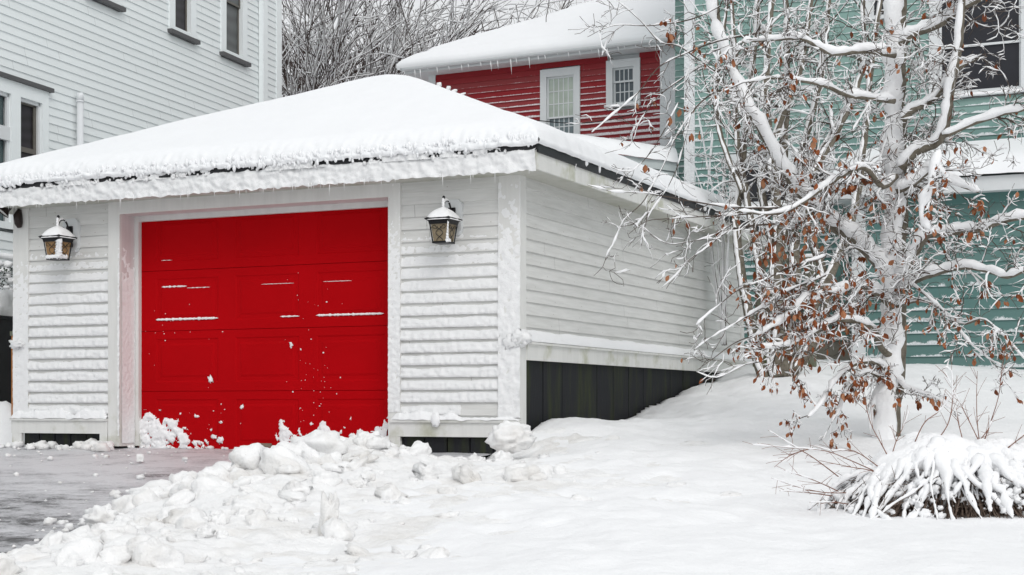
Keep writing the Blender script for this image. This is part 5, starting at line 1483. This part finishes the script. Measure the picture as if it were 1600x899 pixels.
def far_tree(seed, name, label, bx, by, d, stems, H, lean, snow, group=None, bark='farbark', twigm='fartwig', levels=3, r0=.12, kids=(5,8), minr=.008, spread=.8, upb=.25, crownk=1.0, snowp=.8, only_top=.15, droop=.06, smin=1.0):
    T = Tree(seed, wind=.9); b = Vector(((bx-800)/F*d, d, by)); r = T.r
    def grow(p, dvec, L, rad, lev):
        n = max(4, int(L/(.40 if lev > 0 else .28))); P = [Vector(p)]; dd = dvec.normalized(); D_ = [dd]
        for i in range(n):
            w2 = .07 if lev == levels else (.13 if lev == levels-1 else .20)
            dd = (dd+Vector((r.gauss(0,w2), r.gauss(0,w2), r.gauss(0,w2*.8)+.02*upb-(droop if lev == 0 else 0)))).normalized(); P.append(P[-1]+dd*(L/n)); D_.append(dd)
        Rr = [max(minr, rad*(1-.72*i/n)) for i in range(n+1)]
        (T.tr if lev == levels else T.tw).tube(P, Rr, 6 if lev >= levels-1 else 3, False); T.n += 1
        if snow and r.random() < (snowp if lev > 0 or levels == 2 else snowp*.45):
            n_ = len(P); Q = []; RR = []
            for i in range(n_):
                t = D_[i]; up = Vector((-.35,-.35,1)); o = (up-t*up.dot(t)); lay = min(1, o.length)
                if o.length > 1e-3: o.normalize()
                rs = (Rr[i]*.7+.006*smin)*snow*(.45+.7*lay)*(1+.4*n3(P[i].x*5, P[i].z*5, P[i].y)); Q.append(P[i]+o*(Rr[i]*.6+rs*.35)); RR.append(max(.003, rs))
            T.sn.tube(Q, RR, 4 if lev < levels-1 else 5, False)
        if lev > 0:
            for k in range(r.randint(*kids)+(2 if lev == levels else 0)):
                i = r.randint(int(n*(.25 if lev < levels else only_top)), n)
                nd = (D_[i]+Vector((r.gauss(0,1), r.gauss(0,1), r.gauss(.15,.8)))*spread*.5+Vector((0,0,upb*.4))).normalized()
                grow(P[i], nd, L*r.uniform(.38, .62)*crownk, max(minr, Rr[i]*.6), lev-1)
    for k in range(stems):
        ang = lean+r.gauss(0, .22 if stems > 1 else .04)
        dv = Vector((math.sin(ang), r.gauss(0,.12), math.cos(ang)))
        grow(b+Vector((r.gauss(0,.35) if stems > 1 else 0, r.gauss(0,.3) if stems > 1 else 0, 0)), dv, H*r.uniform(.8, 1.1), r0*r.uniform(.7, 1.1), levels)
    T.build(name, label, b, group, bark, twigm)
GB = 'bare trees behind the garage'
far_tree(1, 'snowy_shrub_tree', 'large bare shrub with slanting white stems beside the white house corner', 414, 1.6, 33, 20, 6.0, .50, 1.15, levels=2, r0=.046, kids=(9,12), minr=.008, spread=.50, upb=.1, only_top=.05, group=GB, snowp=.75, smin=.7)
far_tree(4, 'bare_tree', 'dark stemmed tree close behind the white house corner', 480, 1.8, 42, 4, 6.6, .16, .7, levels=3, r0=.085, kids=(8,11), minr=.0105, spread=.85, only_top=.2, group=GB, snowp=.16, smin=.2)
far_tree(2, 'bare_tree', 'broad brown twiggy tree behind the peak of the garage roof', 545, 1.8, 39, 4, 5.6, .20, .6, levels=3, r0=.085, kids=(8,11), minr=.0095, spread=1.45, upb=.05, only_top=.22, group=GB, snowp=.14, smin=.2)
far_tree(3, 'bare_tree', 'brown crowned tree reaching over the left end of the red house', 592, 1.8, 41, 5, 5.0, .12, .6, levels=3, r0=.085, kids=(8,11), minr=.0095, spread=1.45, upb=.05, only_top=.22, group=GB, snowp=.14, smin=.2)
far_tree(6, 'snowy_shrub_tree', 'lower snowy shrub just above the left slope of the garage roof', 520, 1.6, 35, 16, 4.9, .45, 1.2, levels=2, r0=.04, kids=(8,11), minr=.008, spread=.65, upb=.1, only_top=.05, group=GB, snowp=.75, smin=.7)
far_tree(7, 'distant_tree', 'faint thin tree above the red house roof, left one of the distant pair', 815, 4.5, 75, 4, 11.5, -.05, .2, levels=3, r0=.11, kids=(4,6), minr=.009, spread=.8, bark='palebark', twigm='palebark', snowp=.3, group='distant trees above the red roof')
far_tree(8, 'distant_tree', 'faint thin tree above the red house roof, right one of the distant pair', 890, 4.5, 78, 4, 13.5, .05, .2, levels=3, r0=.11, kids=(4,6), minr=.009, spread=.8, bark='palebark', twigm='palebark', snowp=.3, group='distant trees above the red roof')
# tiny snowy sprig peeping over the garage roof
def sprig():
    T = Tree(9); b = ray(655, 210, 23.5)
    for (x, y) in ((658,128),(690,130),(705,136),(715,141),(680,134),(728,146)):
        T.limb(tr([(655,220),((x+655)/2, 170),(x, y)], 23.5), .012, .006, T.tr, sides=5, snow=1.6, smin=.014)
    T.build('sprig', 'snowy branch tips peeping over the ridge of the garage roof', b, cat='shrub')
sprig()

# ------------------------------------------------------------------ low snow covered shrub, lower right
def low_shrub():
    D = 9.4; c = ray(1475, 800, D); gz = terrain(c.x, c.y)
    base = Vector((c.x+.10, c.y+.15, gz-.02))
    t = thing('low_shrub', 'low sprawling shrub buried under drooping snow, lower right', 'shrub', base)
    rr = random.Random(8); lt = MB(); fg = MB(); m = MB()
    def shell(a, f, s_=1.0):
        b_ = 1+.10*n3(math.cos(a)*1.8, math.sin(a)*1.8, 3)
        return Vector((.86*b_*s_*f*math.cos(a), .52*b_*s_*f*math.sin(a), max(.0, (.40+.10*n3(math.cos(a)*f*2.4, math.sin(a)*f*2.4, 8))*(1-f**2.4))*s_))
    lt.grid([[tuple(shell(2*math.pi*k/60, i/14, .66)) for k in range(60)] for i in range(15)][::-1], close=True)
    for k in range(12000):
        a = rr.uniform(0, 2*math.pi) if k % 3 == 0 else rr.uniform(math.pi*.9, math.pi*2.1); f = rr.uniform(.35, 1.0)
        if n3(math.cos(a)*9, math.sin(a)*9, f*5) < -.22: continue
        p = shell(a, f, rr.uniform(.64, .94)); d = Vector((rr.gauss(0,1), rr.gauss(0,1), rr.gauss(0,1))).normalized(); e = d.cross(Vector((.3,.2,1))).normalized()*.009
        lt.quad(tuple(p-e), tuple(p+d*.02-e*.5), tuple(p+d*.038), tuple(p+d*.012+e))
    for k in range(420):
        a = rr.uniform(math.pi*.9, math.pi*2.1); p = shell(a, rr.uniform(.4,.6), rr.uniform(.75,.92)); q = shell(a+rr.gauss(0,.2), 1.0, rr.uniform(.8, .98))
        lt.tube([p, (p+q)/2+Vector((0,-.01,.03)), q], [.0040,.0035,.002], 4, False)
        if k % 2: fg.tube([p+Vector((0,-.002,.004)), (p+q)/2+Vector((0,-.013,.036)), q*.7+p*.3+Vector((0,-.004,.012))], [.003,.006,.002], 6)
    for k in range(330):
        a = rr.uniform(math.pi*.9, math.pi*2.1); f = rr.uniform(.6, 1.0); p = shell(a, f, rr.uniform(.80,.96)); r_ = .005+.017*rr.random()**2
        fg.blob(p, r_*1.5, r_, r_*.8, 9, 6, .6, 1.6, k, rr.random()*6, .3)
    # arching shoots, each with its own load of snow
    for k in range(240):
        a = rr.uniform(0, 2*math.pi) if k % 4 == 0 else rr.uniform(math.pi*.88, math.pi*2.12)
        f0 = rr.uniform(.15, .72); f1 = min(1.10, f0+rr.uniform(.22, .55)); da = rr.gauss(0, .22)
        out = 1.0+rr.uniform(-.06, .07)
        if f1 > .70 and n3(math.cos(a)*6, math.sin(a)*6, 2.2) < .0 and rr.random() < .85: f1 = max(f0+.1, .70)
        Q = []
        for q in range(6):
            u = q/5; Q.append(shell(a+da*u, f0+(f1-f0)*u, out)+Vector((rr.gauss(0,.008), rr.gauss(0,.008), rr.gauss(0,.008)+.02*math.sin(u*math.pi))))
        if rr.random() < .45: Q[-1].z = max(0, Q[-1].z-.03)
        Q = T0.resample(Q, .018)
        lt.tube([v-Vector((0,0,.004)) for v in Q], .0035, 4, False)
        r_ = (.008+.028*rr.random()**1.6)*(1.1 if f0 < .5 else .85); N_ = len(Q); g0 = rr.random()*.2
        RR = []
        for i, v in enumerate(Q):
            u = i/(N_-1); e = min(1, (i+.5)/3, (N_-i-.2)/3)
            RR.append(max(.002, r_*(1-.45*u)*e*(1+.8*n3(v.x*15, v.z*15, k)+.8*n3(v.x*42, v.y*42, v.z*42))))
        fg.tube([v+Vector((0, 0, q_*.75)) for v, q_ in zip(Q, RR)], RR, 9)
    for k in range(430):
        a = rr.uniform(math.pi*.85, math.pi*2.15); f = rr.random()**.6*1.02; p = shell(a, f, rr.uniform(.93, 1.03)); r_ = rr.uniform(.008, .030)*(1.6 if f < .5 else 1)
        if n3(math.cos(a)*6, math.sin(a)*6, 2.2) < .0 and f > .62: continue
        fg.blob(p, r_*1.4, r_*1.1, r_, 12, 8, .45, 1.6, k, rr.random()*6, .3)
    for k in range(170):                                  # bare twig ends poking out
        a = rr.uniform(math.pi*.85, math.pi*2.15); f = rr.uniform(.35, 1.0); p = shell(a, f, .93)
        d = Vector((math.cos(a)*rr.uniform(.3,1.2)+rr.gauss(0,.4), -.35+rr.gauss(0,.4), rr.gauss(.25,.5))).normalized()
        L_ = rr.uniform(.06, .16); lt.tube([p, p+d*L_*.5+Vector((rr.gauss(0,.006), 0, rr.gauss(0,.006))), p+d*L_], [.0028,.0022,.0012], 4, False)
    # the cushion of snow over the crown of the shrub
    nr, na = 44, 220; P_ = []
    for i in range(nr+1):
        f = i/nr*.90; row = []
        for k in range(na):
            a = 2*math.pi*k/na
            lim = 1 + .0
            p = shell(a, f, 1.03); x, y = p.x, p.y
            lip = .60+.24*n3(math.cos(a)*3.3, math.sin(a)*3.3, 5)+.14*n3(math.cos(a)*11, math.sin(a)*11, 2)
            th = .035*sm(lip+.16, lip-.10, f) - .20*sm(lip, lip+.16, f)
            nn = Vector((p.x*.8, p.y*1.6, .35)).normalized()
            p = p + nn*(th + .035*lump(x*5.5, y*6.5, 2)*sm(.75,.5,f) + .022*fbm(x*7, y*7, 4, 4))
            row.append(tuple(p))
        P_.append(row)
    m.grid(P_, close=True); m.build('snow_mantle', M['snow'], t, True)
    lt.build('dead_stems', M['litter'], t); fg.build('clinging_snow', M['snow'], t, True)
    # reddish shoots
    T = Tree(4)
    for (pl, dd) in (([(1375,740),(1330,720),(1290,705),(1240,700),(1175,695)],-.2),([(1310,745),(1270,715),(1245,700),(1200,672)],-.1),([(1380,735),(1335,705),(1300,705),(1272,697)],0),([(1330,770),(1290,770),(1250,762),(1205,747)],-.3),
                     ([(1310,768),(1270,750),(1225,735)],-.25),([(1300,775),(1260,770),(1218,767)],-.35),([(1390,718),(1375,690),(1360,660),(1345,600)],.1),([(1392,718),(1400,690),(1410,670),(1422,640)],0),([(1430,690),(1445,660),(1470,640),(1500,600)],.1),
                     ([(1462,690),(1480,665),(1488,630),(1487,580),(1472,575)],0),([(1535,700),(1515,660),(1495,620),(1475,578)],0),([(1532,700),(1527,660),(1526,620),(1527,580)],.1),([(1535,698),(1548,660),(1560,620),(1565,580),(1570,545)],0),
                     ([(1505,690),(1495,650),(1490,610)],.1),([(1530,690),(1545,670),(1552,655)],0),([(1575,700),(1600,680),(1625,660)],0),([(1380,745),(1360,735),(1330,730),(1280,720)],-.1),([(1340,790),(1300,785),(1265,785)],-.3),([(1270,700),(1235,712),(1210,730)],-.2)):
        T.tr = MB(); T.tw = T.tr; T.sn = MB()
        q = T.limb(tr(pl, D, D+dd), .0036, .0014, T.tr, sides=5, snow=0, step=.03)
        T.sprout(q[0], q[1], 7, .13, level=0, leafp=0, t0=.2, r0=.0018, spread=.5, snow=0, minr=.0011, bend=.2)
        sh = T.tr.build('shoot', M['redtwig'], t, True, base)
        if T.r.random() < .6:
            T.snow_on(q[0][len(q[0])//2:], q[1][len(q[0])//2:], .8, .0045, 5); T.sn.build('snow', M['snow'], sh, True, base)
T0 = Tree(0)
low_shrub()
# stick poking from the bank
m = MB(); m.tube([(0,0,0),(.03,.0,.05)], .004, 5); o = m.build('stick', M['twig'], None); p = ray(209, 833, 9.05); o.location = p; tag(o, 'short dark stick poking out of the snow bank at the left', 'stick')
scn.render.resolution_x = 1024; scn.render.resolution_y = 575
